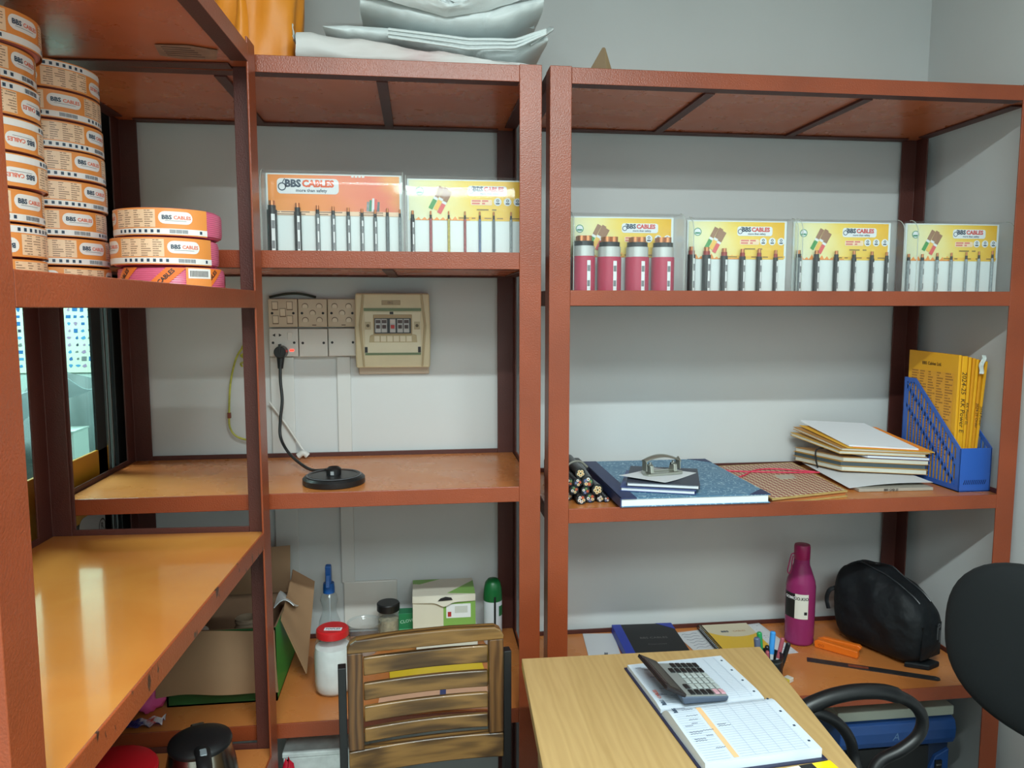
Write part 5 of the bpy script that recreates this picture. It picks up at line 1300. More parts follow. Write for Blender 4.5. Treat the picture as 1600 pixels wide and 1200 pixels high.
def ins(pts, k):
    cx = sum(p[0] for p in pts) / 4; cy = sum(p[1] for p in pts) / 4
    return [(cx + (p[0] - cx) * k - wc[0], cy + (p[1] - cy) * k - wc[1]) for p in pts]
MB().prism(ins(q4, 1.0), 0.0, 0.0035).build('back_cover', STRAW, t)
MB().prism(ins(q4, 0.97), 0.0035, 0.013).build('paper_filling', pm('rust_paper', (186, 112, 62), 0.6), t)
MB().prism(ins(q4, 1.0), 0.013, 0.0165).build('front_cover', STRAW, t)
MB().prism(ins(q4, 0.955), 0.0165, 0.0169).build('woven_panel', WEAVE, t)
MB().prism([(p[0] * 0.22 + 0.02, p[1] * 0.13 + 0.01) for p in ins(q4, 0.955)], 0.0169, 0.0172).build('title_label', pm('label_weathered', (190, 182, 166), 0.6), t)
RC = pm('red_cord', (214, 52, 84), 0.5)
for k, pts in enumerate(([(0.845, 2.06), (0.93, 2.03), (1.02, 2.005), (1.10, 1.99), (1.135, 1.985)], [(0.86, 1.945), (0.91, 1.985), (0.96, 2.035), (1.02, 2.05), (1.08, 2.02), (1.125, 1.99)])):
    MB().tube([(a - wc[0], b - wc[1], 0.0188 + 0.0006 * i) for i, (a, b) in enumerate(pts)], 0.0022, 8).build('cord', RC, t, smooth=True)
# loose sheets lying on the shelf
m = MB(); m.sheet(lambda u, v: (0.905 + 0.10 * u + 0.03 * v, 2.128 + 0.045 * v, z3 + 0.001 + 0.004 * u), 4, 4, 0.0006)
tag(m.build('loose_sheet', WHITE), 'white sheet peeking out behind the woven folder', 'paper')
m = MB(); p4 = [Vector((1.145, 1.850, 0)), Vector((1.385, 1.845, 0)), Vector((1.40, 2.12, 0)), Vector((1.165, 2.14, 0))]
m.sheet(lambda u, v: p4[0].lerp(p4[1], u).lerp(p4[3].lerp(p4[2], u), v) + Vector((0, 0, z3 + 0.0175 + 0.005 * math.sin(math.pi * u) * (1 - v) - 0.010 * (1 - u) * (1 - v))), 12, 6, 0.0006)
tag(m.build('loose_sheet', WHITE, smooth=True), 'white sheet spread under the stack of files', 'paper')
t = thing('grey_booklet', 'flat grey booklet under the white sheet at the shelf front', 'booklet', (1.265, 1.885, z3), R(-2))
MB().bb(-0.10, 0.11, -0.055, 0.06, 0, 0.0085).build('body', pm('booklet_grey', (170, 164, 152), 0.5), t, bevel=0.001)
m = MB(); add_text(m, 'BBS CAB 25', 0.008, FACE(-0.01, -0.0556, 0.0042), 0.03); stuff(m.build('spine_letters', DARK, t, fixn=False))

# stack of files held by a band
KF = pm('file_manila', (196, 150, 66), 0.55, var=0.06); KF2 = pm('file_tan', (178, 130, 72), 0.55, var=0.06)
ORF = pm('file_orange', (240, 140, 44), 0.5); YF = pm('file_yellow', (222, 168, 60), 0.5)
P0 = Vector((1.205, 1.990, 0)); EX = Vector((0.212, -0.080, 0)); EY = Vector((-0.058, 0.165, 0))
def layer(name, label, z0, z1, mat, du=(0, 1), dv=(0, 1), tilt=0.0, cat='file', tiltx=0.0, pg=None):
    th = z1 - z0
    o0 = P0 + EX * du[0] + EY * dv[0]
    t = thing(name, label, cat, (o0.x, o0.y, z0), 0, 'files in the banded stack')
    def C(u, v, z): 
        p = EX * (u * (du[1] - du[0])) + EY * (v * (dv[1] - dv[0]))
        return (p.x, p.y, z + tilt * v - tiltx * u)
    def blk(a, b, mt, nm, i=0.0):
        MB().hexa([C(i, i, a), C(1 - i, i, a), C(1 - i, 1 - i, a), C(i, 1 - i, a), C(i, i, b), C(1 - i, i, b), C(1 - i, 1 - i, b), C(i, 1 - i, b)]).build(nm, mt, t)
    if pg:
        blk(0, 0.0012, mat, 'cover'); blk(0.0012, th - 0.0012, pg, 'papers', 0.012); blk(th - 0.0012, th, mat, 'cover')
    else:
        blk(0, th, mat, 'sheet')
    return t
PGY = pm('paper_edges', (206, 204, 190), 0.6, var=0.1, vscale=300, stretch=(0.05, 0.05, 1)); PGD = pm('paper_edges_dark', (70, 82, 88), 0.6)
b0 = z3 + 0.0222
layer('file', 'lowest manila file of the stack beside the blue holder', b0, b0 + 0.014, KF2, pg=PGY)
layer('file', 'second manila file from the bottom of the stack', b0 + 0.0145, b0 + 0.028, KF, (-0.015, 0.985), pg=PGD)
layer('file', 'third file from the bottom of the stack with white papers', b0 + 0.0285, b0 + 0.041, KF2, (0.0, 1.0), (-0.02, 1.0), pg=PGY)
layer('notebook', 'blue notebook pushed into the middle of the file stack', b0 + 0.0415, b0 + 0.050, NAVY2, (0.28, 1.0), (-0.03, 0.8), cat='notebook', pg=WHITE)
layer('file', 'manila file sloping above the blue notebook', b0 + 0.0505, b0 + 0.060, KF, (-0.05, 0.96), (-0.03, 1.02), 0.026, pg=PGY)
layer('file', 'tan file second from the top of the stack', b0 + 0.0605, b0 + 0.068, KF2, (-0.03, 1.0), (-0.04, 1.0), 0.036, pg=PGY)
layer('file', 'yellow file with a pointed corner near the top of the stack', b0 + 0.0690, b0 + 0.0705, YF, (0.02, 1.03), (-0.06, 0.95), 0.040, tiltx=0.004)
layer('file', 'orange sheet under the top papers of the stack', b0 + 0.0715, b0 + 0.0725, ORF, (0.10, 0.98), (-0.05, 0.95), 0.043, tiltx=0.003)
layer('paper_sheaf', 'sheaf of white papers on top of the file stack', b0 + 0.0735, b0 + 0.0775, WHITE, (0.06, 0.86), (-0.03, 1.0), 0.048, cat='papers', tiltx=0.003)
g1 = P0 + EX * (-0.012) + EY * 0.42
m = MB().tube([(g1.x - 0.006, g1.y, b0 - 0.004), (g1.x - 0.013, g1.y, b0 + 0.02), (g1.x - 0.012, g1.y + 0.002, b0 + 0.048), (g1.x + 0.012, g1.y, b0 + 0.0555)], 0.0024, 8)
tag(m.build('rubber_band', BLACKM, smooth=True), 'black rubber band around the left side of the file stack', 'band')

# blue magazine holder with yellow files
HB = pm('holder_blue', (52, 98, 186), 0.4)
hx, hy = 1.4715, 1.80
t = thing('magazine_holder', 'blue slotted plastic magazine holder at the right end of the shelf', 'file holder', (hx, hy, z3))
w2, dd, hf, hbk, th = 0.0465, 0.245, 0.118, 0.288, 0.0025
MB().bb(-w2, w2, 0, th, 0, hf).build('front', HB, t, bevel=0.0008)
MB().bb(-w2, w2, dd - th, dd, 0, hbk).build('back', HB, t, bevel=0.0008)
MB().bb(-w2, w2, 0, dd, 0, th).build('bottom', HB, t)
m = MB()
def hz(y): return hf + (hbk - hf) * min(1, max(0, y / 0.195))
for sx in (-1, 1):
    x0 = sx * w2; x1 = sx * (w2 - th)
    m = MB()
    def strip(p): m.prism(p, min(x0, x1), max(x0, x1), plane='YZ')
    strip([(0, 0), (dd, 0), (dd, 0.016), (0, 0.016)])
    strip([(0, 0.016), (0.016, 0.016), (0.016, hz(0.016)), (0, hz(0))])
    strip([(dd - 0.014, 0.016), (dd, 0.016), (dd, hbk), (dd - 0.014, hbk)])
    strip([(0.016, hz(0.016) - 0.016), (0.195, hbk - 0.016), (0.195, hbk), (0.016, hz(0.016))])
    strip([(0.195, hbk - 0.016), (dd - 0.014, hbk - 0.016), (dd - 0.014, hbk), (0.195, hbk)])
    slope = (hbk - hf) / 0.195
    # two rails parallel to the sloping edge, slots between them
    for off in (0.062, 0.118):
        ya, yb2 = 0.016, dd - 0.014
        za, zb2 = hf + slope * ya - off, hf + slope * yb2 - off
        pa = [(ya, max(0.016, za)), (yb2, max(0.016, zb2)), (yb2, max(0.016, zb2 + 0.012)), (ya, max(0.016, za + 0.012))]
        if za < 0.016:
            y_s = (0.016 - hf + off) / slope
            pa = [(y_s, 0.016), (yb2, zb2), (yb2, zb2 + 0.012), (y_s, 0.028)]
        strip(pa)
    for k in range(16):
        y = 0.024 + k * 0.0135
        if y > dd - 0.018: break
        top = min(hz(y), hbk) - 0.014
        strip([(y, 0.016), (y + 0.0045, 0.016), (y + 0.0045, top + 0.003), (y, top)])
    m.build('slotted_side', HB, t, fixn=True)
m = MB()
for i in range(12):
    m.prism([(-0.003, -0.006), (-0.0012, -0.006), (0.003, 0.006), (0.0012, 0.006)], 0, 0.0005, FACE(-0.030 + i * 0.0055, -0.0004, 0.026))
stuff(m.build('front_slots', pm('slot_dark', (22, 34, 70), 0.5), t))
FY = pm('envelope_yellow', (232, 168, 30), 0.5, var=0.04, vscale=10)
FY2 = pm('envelope_amber', (222, 150, 26), 0.5, var=0.04, vscale=10)
TXTY = print_mat('envelope_print', (226, 160, 46), (150, 96, 30), 34, 5, 0.62, 0.5, 0.5)
GF = 'yellow envelopes in the blue holder'
lab = ['printed yellow envelope facing left in the blue holder', 'yellow envelope marked with a dated spine in the blue holder', 'narrow amber envelope third from the left in the holder', 'yellow envelope in the middle of the holder', 'amber envelope behind the white slip in the holder', 'yellow envelope with black marker writing right of the middle', 'rightmost yellow envelope leaning against the wall side']
xs = [-0.0425, -0.0335, -0.0165, -0.0080, 0.0005, 0.0090, 0.0180]
lean = [0.0, 0.002, 0.005, 0.009, 0.012, 0.016, 0.022]
for i in range(7):
    e = thing('envelope', lab[i], 'envelope', (hx + xs[i], hy + 0.030 + 0.001 * i, z3 + 0.003), 0, GF)
    x1 = lean[i]; H_ = 0.362 - 0.003 * i; thk = 0.0155 if i == 1 else 0.0075
    m = MB().hexa([(0, 0, 0), (thk, 0, 0), (thk, 0.205, 0), (0, 0.205, 0), (x1, 0, H_), (x1 + thk, 0, H_), (x1 + thk, 0.205, H_ + 0.004), (x1, 0.205, H_ + 0.004)])
    m.build('body', FY if i % 2 == 0 or i == 1 else FY2, e, bevel=0.0012)
    if i == 0:
        m = MB(); m.quad((-0.0006, 0.190, 0.06), (-0.0006, 0.015, 0.06), (x1 - 0.0006, 0.015, H_ - 0.05), (x1 - 0.0006, 0.190, H_ - 0.05)); m.build('printed_list', TXTY, e, fixn=False)
        MT = Matrix.Translation((-0.0009, 0.105, H_ - 0.030)) @ Matrix.Rotation(R(-90), 4, 'Z') @ Matrix.Rotation(R(90), 4, 'X')
        m = MB(); add_text(m, 'BBS Cables Ltd.', 0.0125, MT, 0.02); stuff(m.build('heading', pm('heading_brown', (70, 44, 20), 0.5), e, fixn=False))
    wr = {1: '2024-25  KK Power E', 2: 'KK Power EL', 5: '2024-25 Order', 6: '2024 Power'}.get(i)
    if wr:
        sh = 0.0 if i != 2 else -0.10
        zc = H_ * 0.60 + (0.02 if i == 1 else -0.01)
        MT = Matrix.Translation((x1 * zc / H_ + thk * 0.5, -0.0008, zc)) @ Matrix.Rotation(R(90), 4, 'X') @ Matrix.Rotation(R(-90), 4, 'Z')
        m = MB(); add_text(m, wr, 0.0185 if i == 1 else 0.011, MT, 0.0, shear=0.2); stuff(m.build('marker_writing', DARK, e, fixn=False))
t = thing('paper_slip', 'white crumpled slip stuck between the yellow envelopes', 'paper', (hx + 0.0135, hy + 0.022, z3 + 0.315))
m = MB(); m.sheet(lambda u, v: (0.012 * u + 0.002 * math.sin(9 * v), 0.004 * math.sin(7 * u + 5 * v), 0.050 * v), 6, 10, 0.0008); m.build('slip', pm('slip_white', (206, 214, 210), 0.5), t, smooth=True)

# black cable offcuts bundled at the left end of the shelf
CORES = [pm('core_cream', (226, 206, 160), 0.4), pm('core_brick', (196, 84, 60), 0.4), pm('core_green', (70, 140, 90), 0.4), pm('core_white', (224, 224, 220), 0.4), pm('core_blue', (70, 110, 170), 0.4)]
spots = [(0.372, 1.842, 0.012, 'left lowest'), (0.398, 1.800, 0.013, 'front low'), (0.424, 1.812, 0.013, ''), (0.450, 1.815, 0.010, ''), (0.466, 1.812, 0.008, ''),
         (0.384, 1.820, 0.012, ''), (0.411, 1.812, 0.0115, ''), (0.440, 1.805, 0.0145, ''), (0.392, 1.815, 0.0115, ''), (0.416, 1.808, 0.0145, ''), (0.372, 1.825, 0.011, ''), (0.400, 1.822, 0.013, '')]
levels = [0, 0, 0, 0, 0, 1, 1, 1, 2, 2, 2, 3]
names_ = ['leftmost in the bottom row of the bundle', 'second from left in the bottom row of the bundle', 'middle one of the bundle bottom row', 'fourth in the bundle bottom row', 'thin one at the right end of the bottom row', 'left one of the second row', 'middle one of the second row', 'thick one at the right of the second row with cream cores', 'middle one of the third row', 'thick one in the third row with red and white cores', 'left one of the third row', 'topmost with pale cores']
lz = [0.0, 0.0225, 0.0445, 0.0665]
for i, (x, y, r_, _) in enumerate(spots):
    t = thing('cable_offcut', 'black cable offcut, %s' % names_[i], 'cable', (x, y, z3 + lz[levels[i]] * 0.93 + r_ * 0.98), R(-4 + (i * 37) % 9), 'black cable offcuts in the bundle')
    Ln = 0.15 + 0.01 * (i % 4)
    MB().cyl((0, 0, 0), (0, Ln, 0), r_, n=20).build('sheath', SH_BLACK, t, smooth=True)
    MB().lathe([(r_ * 0.80, 0.0), (r_ * 0.80, 0.0006), (0.0, 0.0006)], 20, Matrix.Rotation(R(90), 4, 'X')).build('filler', pm('filler_dark', (44, 46, 48), 0.5), t)
    nc = 4 if r_ < 0.0125 else 5
    for k in range(nc):
        a = 2 * math.pi * k / nc + i
        cxx, czz = r_ * 0.45 * math.cos(a), r_ * 0.45 * math.sin(a)
        core = MB().cyl((cxx, -0.0022, czz), (cxx, 0.001, czz), r_ * 0.30, n=10).build('core', (CORES[0] if i in (7, 11) else CORES[3] if i in (0, 1, 3, 4) and k % 2 else CORES[(k + i) % 5]), t, smooth=True)
        MB().cyl((cxx, -0.003, czz), (cxx, -0.0021, czz), r_ * 0.14, n=8).build('copper', COPPER, core)
m = MB().tube([(0.364, 1.862, z3 + 0.02), (0.362, 1.862, z3 + 0.06), (0.380, 1.864, z3 + 0.091), (0.408, 1.866, z3 + 0.096), (0.428, 1.868, z3 + 0.080)], 0.0028, 8)
tag(m.build('cable_tie', pm('tie_grey', (128, 126, 116), 0.5), smooth=True), 'grey tie looped over the bundle of cable offcuts', 'tie')
t = thing('dark_case', 'flat dark case behind the cable bundle', 'case', (0.43, 2.045, z3))
MB().bb(-0.075, 0.030, -0.05, 0.07, 0, 0.055).build('case', pm('case_black', (30, 30, 32), 0.4), t, bevel=0.004)
MB().bb(-0.07, 0.024, -0.0512, -0.05, 0.044, 0.050).build('seam', pm('seam_grey', (90, 92, 96), 0.4), t)

# ================================================================ right rack, bottom shelf
zq = 0.4985
t = book('desk_ledger', 'black ledger with blue spine and corners on the bottom shelf', (0.668, 2.040, zq), R(-2.5), 0.186, 0.258, 0.026, pm('ledger_black', (24, 25, 28), 0.55), cat='book')
BLC = pm('ledger_blue', (30, 52, 156), 0.45)
MB().bb(-0.0938, -0.066, -0.1294, 0.1294, 0.0, 0.0266).build('spine', BLC, t, bevel=0.001)
for sy in (-1, 1):
    MB().prism([(0.0938, sy * 0.1294), (0.045, sy * 0.1294), (0.0938, sy * 0.085)], 0.0255, 0.0266).build('corner', BLC, t)
m = MB(); add_text(m, 'BBS CABLES', 0.016, FLAT(0.012, 0.03, 0.0264), 0.0); add_text(m, 'Private Limited', 0.009, FLAT(0.012, -0.012, 0.0264), 0.0); stuff(m.build('title', pm('title_grey', (104, 102, 100), 0.4), t, fixn=False))
SHEETP = print_mat('letter_print', (214, 216, 220), (110, 116, 130), 16, 2, 0.35, 0.25, 0.6)
t = thing('letter_sheet', 'white printed letter left of the black ledger', 'paper', (0.545, 2.085, zq + 0.0004), R(-6))
MB().bb(-0.065, 0.030, -0.095, 0.085, 0, 0.0012).build('sheet', pm('letter_white', (204, 206, 210), 0.6), t)
m = MB(); add_text(m, 'BBS', 0.014, FLAT(-0.012, -0.055, 0.0016, R(80)), 0.04); stuff(m.build('letterhead', NAVY_INK, t, fixn=False))
t = thing('letter_sheet', 'white sheet between the black ledger and the yellow notebook', 'paper', (0.842, 2.075, zq + 0.0004), R(8))
MB().bb(-0.060, 0.070, -0.085, 0.080, 0, 0.0012).build('sheet', pm('letter_white', (204, 206, 210), 0.6), t)
m = MB()
for i in range(6): m.tube([(-0.045 + 0.01 * k, 0.06 - i * 0.018 + 0.004 * math.sin(k * 2 + i), 0.0016) for k in range(6)], 0.0004, 4, sub=2)
stuff(m.build('handwriting', INKB, t))
t = thing('letter_sheet', 'long white sheet right of the yellow spiral notebook', 'paper', (1.035, 2.085, zq + 0.0004), R(6))
MB().bb(-0.045, 0.040, -0.115, 0.095, 0, 0.0012).build('sheet', pm('letter_white', (204, 206, 210), 0.6), t)
m = MB(); m.quad((-0.035, -0.105, 0.0015), (0.032, -0.105, 0.0015), (0.032, 0.085, 0.0015), (-0.035, 0.085, 0.0015)); m.build('print', SHEETP, t, fixn=False)
def spiral_cover():
    m = bpy.data.materials.new('spiral_cover'); m.use_nodes = True
    n = NT(m); b = n.n['Principled BSDF']
    sp = n.new('ShaderNodeSeparateXYZ'); n.l(n.coord('Object'), sp.inputs[0])
    x, y = sp.outputs[0], sp.outputs[1]
    d = n.math('ADD', n.math('POWER', n.math('MULTIPLY', n.math('SUBTRACT', x, 0.02), 1.0), 2.0), n.math('POWER', n.math('SUBTRACT', y, 0.11), 2.0))
    n.l(n.mix(n.math('LESS_THAN', d, 0.0125), rgb((222, 178, 44)), rgb((210, 198, 170))), b.inputs['Base Color'])
    b.inputs['Roughness'].default_value = 0.4
    return m
t = thing('spiral_notebook', 'yellow and cream spiral notebook with printed logo', 'notebook', (0.930, 2.072, zq + 0.0018), R(0))
MB().bb(-0.072, 0.080, -0.092, 0.088, 0.0, 0.012).build('page_block', WHITE, t)
MB().bb(-0.073, 0.081, -0.093, 0.089, 0.012, 0.0132).build('cover', spiral_cover(), t)
for i in range(22):
    y = -0.086 + i * 0.0081
    MB().lathe([(0.0078, -0.0007), (0.0092, -0.0007), (0.0092, 0.0007), (0.0078, 0.0007)], 14, Matrix.Translation((-0.073, y, 0.0094)) @ Matrix.Rotation(R(90), 4, 'X'), close=True).build('ring', BLACKM, t)
m = MB(); add_text(m, 'BBS', 0.015, FLAT(-0.012, 0.035, 0.0136), 0.04); stuff(m.build('logo_letters', NAVY_INK, t, fixn=False))
m = MB(); add_text(m, 'CABLES', 0.012, FLAT(0.034, 0.035, 0.0136), 0.02); stuff(m.build('logo_letters', pm('logo_tan', (190, 150, 110), 0.5), t, fixn=False))
m = MB(); m.disc((0, 0, 0), 0.012, 20, FLAT(0.01, -0.085, 0.0136), 0.006); m.build('emblem', DARK, t, fixn=False)

# pen cup and pens
pcx, pcy = 0.897, 1.775
t = thing('pen_cup', 'black round pen cup behind the desk corner', 'pen cup', (pcx, pcy, zq))
MB().lathe([(0, 0.0), (0.033, 0.0), (0.0345, 0.004), (0.0345, 0.098), (0.036, 0.100), (0.036, 0.103), (0.0325, 0.103), (0.0325, 0.006), (0, 0.005)], 32).build('cup', BLACK, t, smooth=True, ang=30)
MB().lathe([(0.0346, 0.090), (0.0352, 0.092), (0.0346, 0.094)], 32).build('band', pm('cup_band', (60, 62, 64), 0.3), t, smooth=True)
def pen(label, dx, dy, lx, ly, L, r, body, cap, capl=0.4):
    t = thing('pen', label, 'pen', (pcx + dx, pcy + dy, zq + 0.0065), 0, 'pens in the black cup')
    L *= 0.92; r *= 1.35
    d = Vector((lx, ly, 1)).normalized()
    MB().cyl(d * 0.006, d * (L * (1 - capl)), r * 0.9, n=12).build('barrel', body, t, smooth=True)
    c = MB().cyl(d * (L * (1 - capl)), d * (L - 0.003), r, r, n=12); c.cyl(d * (L - 0.003), d * L, r, r * 0.7, n=12); c.build('cap', cap, t, smooth=True)
    s_ = d.orthogonal().normalized() * (r + 0.001)
    MB().cyl(d * (L * 0.78) + s_, d * (L * 0.98) + s_, 0.0011, n=6).build('clip', cap, t)
cl = lambda n, c: pm('pen_' + n, c, 0.35)
pen('grey-blue marker pen at the left of the pen cup', -0.016, 0.006, -0.10, 0.05, 0.150, 0.0062, cl('white', (206, 208, 210)), cl('slate', (92, 104, 130)))
pen('green capped pen in the pen cup', -0.008, 0.012, -0.07, 0.08, 0.160, 0.0052, cl('clear', (190, 196, 196)), cl('green', (38, 150, 84)))
pen('bright blue capped pen at the back of the pen cup', 0.008, 0.014, 0.10, 0.10, 0.158, 0.0055, cl('white', (206, 208, 210)), cl('blue', (64, 150, 224)))
pen('dull red pen leaning right in the pen cup', 0.010, 0.003, 0.26, 0.10, 0.148, 0.0042, cl('white', (206, 208, 210)), cl('red', (170, 84, 96)))
pen('black pen leaning right in the pen cup', 0.013, -0.006, 0.30, 0.02, 0.142, 0.0046, cl('black', (24, 24, 26)), cl('black', (24, 24, 26)))
pen('short black pen leaning left in the pen cup', 0.002, -0.004, -0.10, -0.02, 0.134, 0.0044, cl('black', (24, 24, 26)), cl('black', (24, 24, 26)))
pen('thin red pen at the front of the pen cup', -0.006, -0.012, -0.08, -0.06, 0.125, 0.0036, cl('red', (170, 84, 96)), cl('red', (170, 84, 96)))
t = thing('correction_eraser', 'white and yellow eraser lying behind the pen cup', 'eraser', (0.968, 1.815, zq), R(30))
MB().bb(-0.020, 0.020, -0.010, 0.010, 0, 0.012).build('eraser', pm('eraser_white', (214, 206, 196), 0.6), t, bevel=0.002)
MB().bb(-0.021, 0.000, -0.0105, 0.0105, 0.0005, 0.0125).build('sleeve', pm('eraser_yellow', (206, 186, 70), 0.5), t, bevel=0.001)

# magenta water bottle
t = thing('water_bottle', 'translucent magenta water bottle with a wrist loop and printed label', 'bottle', (1.128, 2.050, zq))
MAGM = bpy.data.materials.new('magenta_plastic'); MAGM.use_nodes = True
_n = NT(MAGM); _b = _n.n['Principled BSDF']
_b.inputs['Base Color'].default_value = rgb((168, 56, 116)); _b.inputs['Roughness'].default_value = 0.2
_b.inputs['Transmission Weight'].default_value = 0.35; _b.inputs['IOR'].default_value = 1.3; _b.inputs['Specular IOR Level'].default_value = 0.6
MB().lathe([(0, 0.002), (0.036, 0.0), (0.041, 0.003), (0.0425, 0.010), (0.0410, 0.018), (0.0425, 0.028), (0.0425, 0.175), (0.040, 0.192), (0.030, 0.222), (0.0235, 0.240), (0.0225, 0.255), (0.0225, 0.262), (0.0, 0.262)], 40).build('bottle_body', MAGM, t, smooth=True, ang=50)
MB().lathe([(0.0215, 0.255), (0.0232, 0.258), (0.0232, 0.294), (0.0215, 0.300), (0, 0.302)], 32).build('cap', pm('cap_magenta', (150, 26, 84), 0.35), t, smooth=True, ang=40)
MB().tube([(-0.023, 0, 0.272), (-0.034, -0.002, 0.272), (-0.042, -0.004, 0.245), (-0.046, -0.004, 0.222), (-0.040, -0.004, 0.214), (-0.034, -0.003, 0.224), (-0.032, -0.002, 0.250), (-0.028, 0, 0.266)], 0.0018, 8).build('wrist_loop', pm('cap_magenta', (150, 26, 84), 0.35), t, smooth=True)
def blabel(a0, a1, z0, z1, mat, nm, r=0.0431):
    m = MB(); m.sheet(lambda u, v: (r * math.sin(a0 + (a1 - a0) * u), -r * math.cos(a0 + (a1 - a0) * u), z0 + (z1 - z0) * v), 8, 1); return m.build(nm, mat, t, smooth=True)
blabel(-1.75, -0.85, 0.085, 0.160, BLACKM, 'label_dark'); blabel(-0.85, 0.05, 0.085, 0.160, pm('label_bone', (216, 214, 204), 0.5), 'label_light')
m = MB(); add_text(m, 'SO.KIO', 0.0125, None, 0.03, fn=lambda x, y: Vector((0.0434 * math.sin(-0.40 + x / 0.0434), -0.0434 * math.cos(-0.40 + x / 0.0434), 0.146 + y))); stuff(m.build('label_letters', DARK, t, fixn=False))
m = MB(); add_text(m, 'GOMO', 0.0120, None, 0.03, fn=lambda x, y: Vector((0.0434 * math.sin(-1.22 + x / 0.0434), -0.0434 * math.cos(-1.22 + x / 0.0434), 0.146 + y))); stuff(m.build('label_letters', WHITE, t, fixn=False))
m = MB(); m.sheet(lambda u, v: (0.0434 * math.sin(-0.22 + 0.20 * u), -0.0434 * math.cos(-0.22 + 0.20 * u), 0.098 + 0.009 * v), 4, 1); m.build('label_mark', DARK, t)

# stapler
OST = pm('stapler_orange', (226, 112, 30), 0.35)
sa = math.atan2(1.925 - 2.025, 1.262 - 1.170)
t = thing('stapler', 'orange stapler lying open on the bottom shelf', 'stapler', (1.206, 1.972, zq), sa)
MB().prism([(-0.060, 0), (0.060, 0), (0.062, 0.006), (0.060, 0.022), (-0.052, 0.025), (-0.062, 0.018)], -0.017, 0.002, plane='XZ').build('base', OST, t, bevel=0.003)
MB().prism([(-0.060, 0.006), (0.058, 0.014), (0.064, 0.024), (0.056, 0.030), (-0.045, 0.026), (-0.062, 0.018)], 0.008, 0.024, plane='XZ').build('top_arm', OST, t, bevel=0.003)
MB().bb(-0.045, 0.052, 0.003, 0.008, 0.012, 0.018).build('magazine', CHROME, t, bevel=0.0008)
for xx in (-0.045, -0.036): MB().lathe([(0.0025, 0), (0.004, 0)], 12, Matrix.Translation((xx, -0.0174, 0.011)) @ Matrix.Rotation(R(90), 4, 'X')).build('ring_mark', pm('stapler_mark', (170, 76, 20), 0.5), t, fixn=False)
# flat blade
ba = math.atan2(1.778 - 1.932, 1.390 - 1.090)
t = thing('saw_blade', 'long flat dark metal blade lying across the bottom shelf', 'blade', (1.240, 1.855, zq + 0.0002), ba)
BLD = pm('blade_steel', (70, 68, 70), 0.4, 0.6, var=0.2, vscale=30)
MB().prism([(-0.168, -0.0125), (0.160, -0.0125), (0.168, -0.005), (0.168, 0.007), (0.160, 0.0125), (-0.168, 0.0125)], 0, 0.0016).build('blade', BLD, t)
MB().bb(-0.06, -0.008, -0.007, 0.007, 0.0016, 0.0018).build('rust_patch', pm('rust', (130, 62, 40), 0.6, var=0.3, vscale=80), t)
MB().cyl((0.156, 0, 0.0016), (0.156, 0, 0.0021), 0.0032, n=12).build('hole_rim', CHROME, t)

# black bag
BAGM = pm('bag_nylon', (17, 21, 25), 0.62, var=0.2, vscale=20, bump=0.6, bscale=24, bdist=0.01, spec=0.3)
ax = Vector((0.10, -0.235, 0)).normalized(); bz = math.atan2(ax.y, ax.x)
t = thing('black_bag', 'black nylon pouch bag with zips slumped in the shelf corner', 'bag', (1.352, 1.972, zq), bz)
def bagpt(u, v):
    a = 2 * math.pi * v; s_ = 2 * u - 1
    Lh, Wh, H_ = 0.142, 0.080, 0.240
    k = 3.2
    cy, cz = math.cos(a), math.sin(a); e = (abs(cy) ** k + abs(cz) ** k) ** (-1 / k)
    end = (1 - abs(s_) ** 5.0) ** 0.5 if abs(s_) < 1 else 0
    end = max(end, 0.02)
    hgt = H_ * (1.0 - 0.20 * max(0, s_) - 0.02 * s_)
    tp = 1.0 - 0.25 * max(0, cz) * e
    wr = 1 + 0.03 * math.sin(9 * u + 3 * a) + 0.02 * math.sin(17 * u - 5 * a)
    return (s_ * Lh * (1 + 0.02 * math.sin(3 * a)), Wh * cy * e * (0.35 + 0.65 * end) * tp * wr, max(0.001, hgt * 0.5 + hgt * 0.5 * cz * e * (0.30 + 0.70 * end) * (wr if cz > 0 else 1)))
_bp = bagpt
def bagpt(u, v):
    p = Vector(_bp(u, v)); c = crump(u * 0.35 + 0.2 * math.cos(6.283 * v), 0.3 * math.sin(6.283 * v), 9, 31)
    return (p.x, p.y * (1 + 0.05 * c), max(0.001, p.z * (1 + 0.025 * c)))
m = MB(); m.sheet(bagpt, 64, 64)
m._add([bagpt(0, j / 64) for j in range(64)], [tuple(range(64))]); m._add([bagpt(1, j / 64) for j in range(64)], [tuple(range(64))[::-1]])
m.build('bag_body', BAGM, t, smooth=True, ang=70)
ZIP = pm('zip_black', (40, 44, 48), 0.35)
for yy in (-0.026, 0.026):
    MB().tube([(bagpt(q, 0.25)[0], yy, bagpt(q, 0.25 - 0.05 * (1 if yy > 0 else -1))[2] + 0.001) for q in [0.08 + 0.84 * i / 12 for i in range(13)]], 0.0022, 6, sub=2).build('zip', ZIP, t, smooth=True)
e_ = bagpt(0.5, 0.0)
m = MB(); m.sheet(lambda u, v: (0.136 + 0.010 * math.sin(math.pi * u) * math.sin(math.pi * v) + 0.004, -0.045 + 0.09 * u, 0.03 + 0.095 * v), 10, 10, 0.004); m.build('end_pocket', BAGM, t, smooth=True)
PUL = pm('zip_pull', (96, 100, 104), 0.35, 0.6)
MB().bb(0.1475, 0.150, 0.010, 0.016, 0.082, 0.118).build('zip_pull', PUL, t, bevel=0.001); MB().bb(0.1475, 0.150, 0.022, 0.027, 0.072, 0.108).build('zip_pull', PUL, t, bevel=0.001)
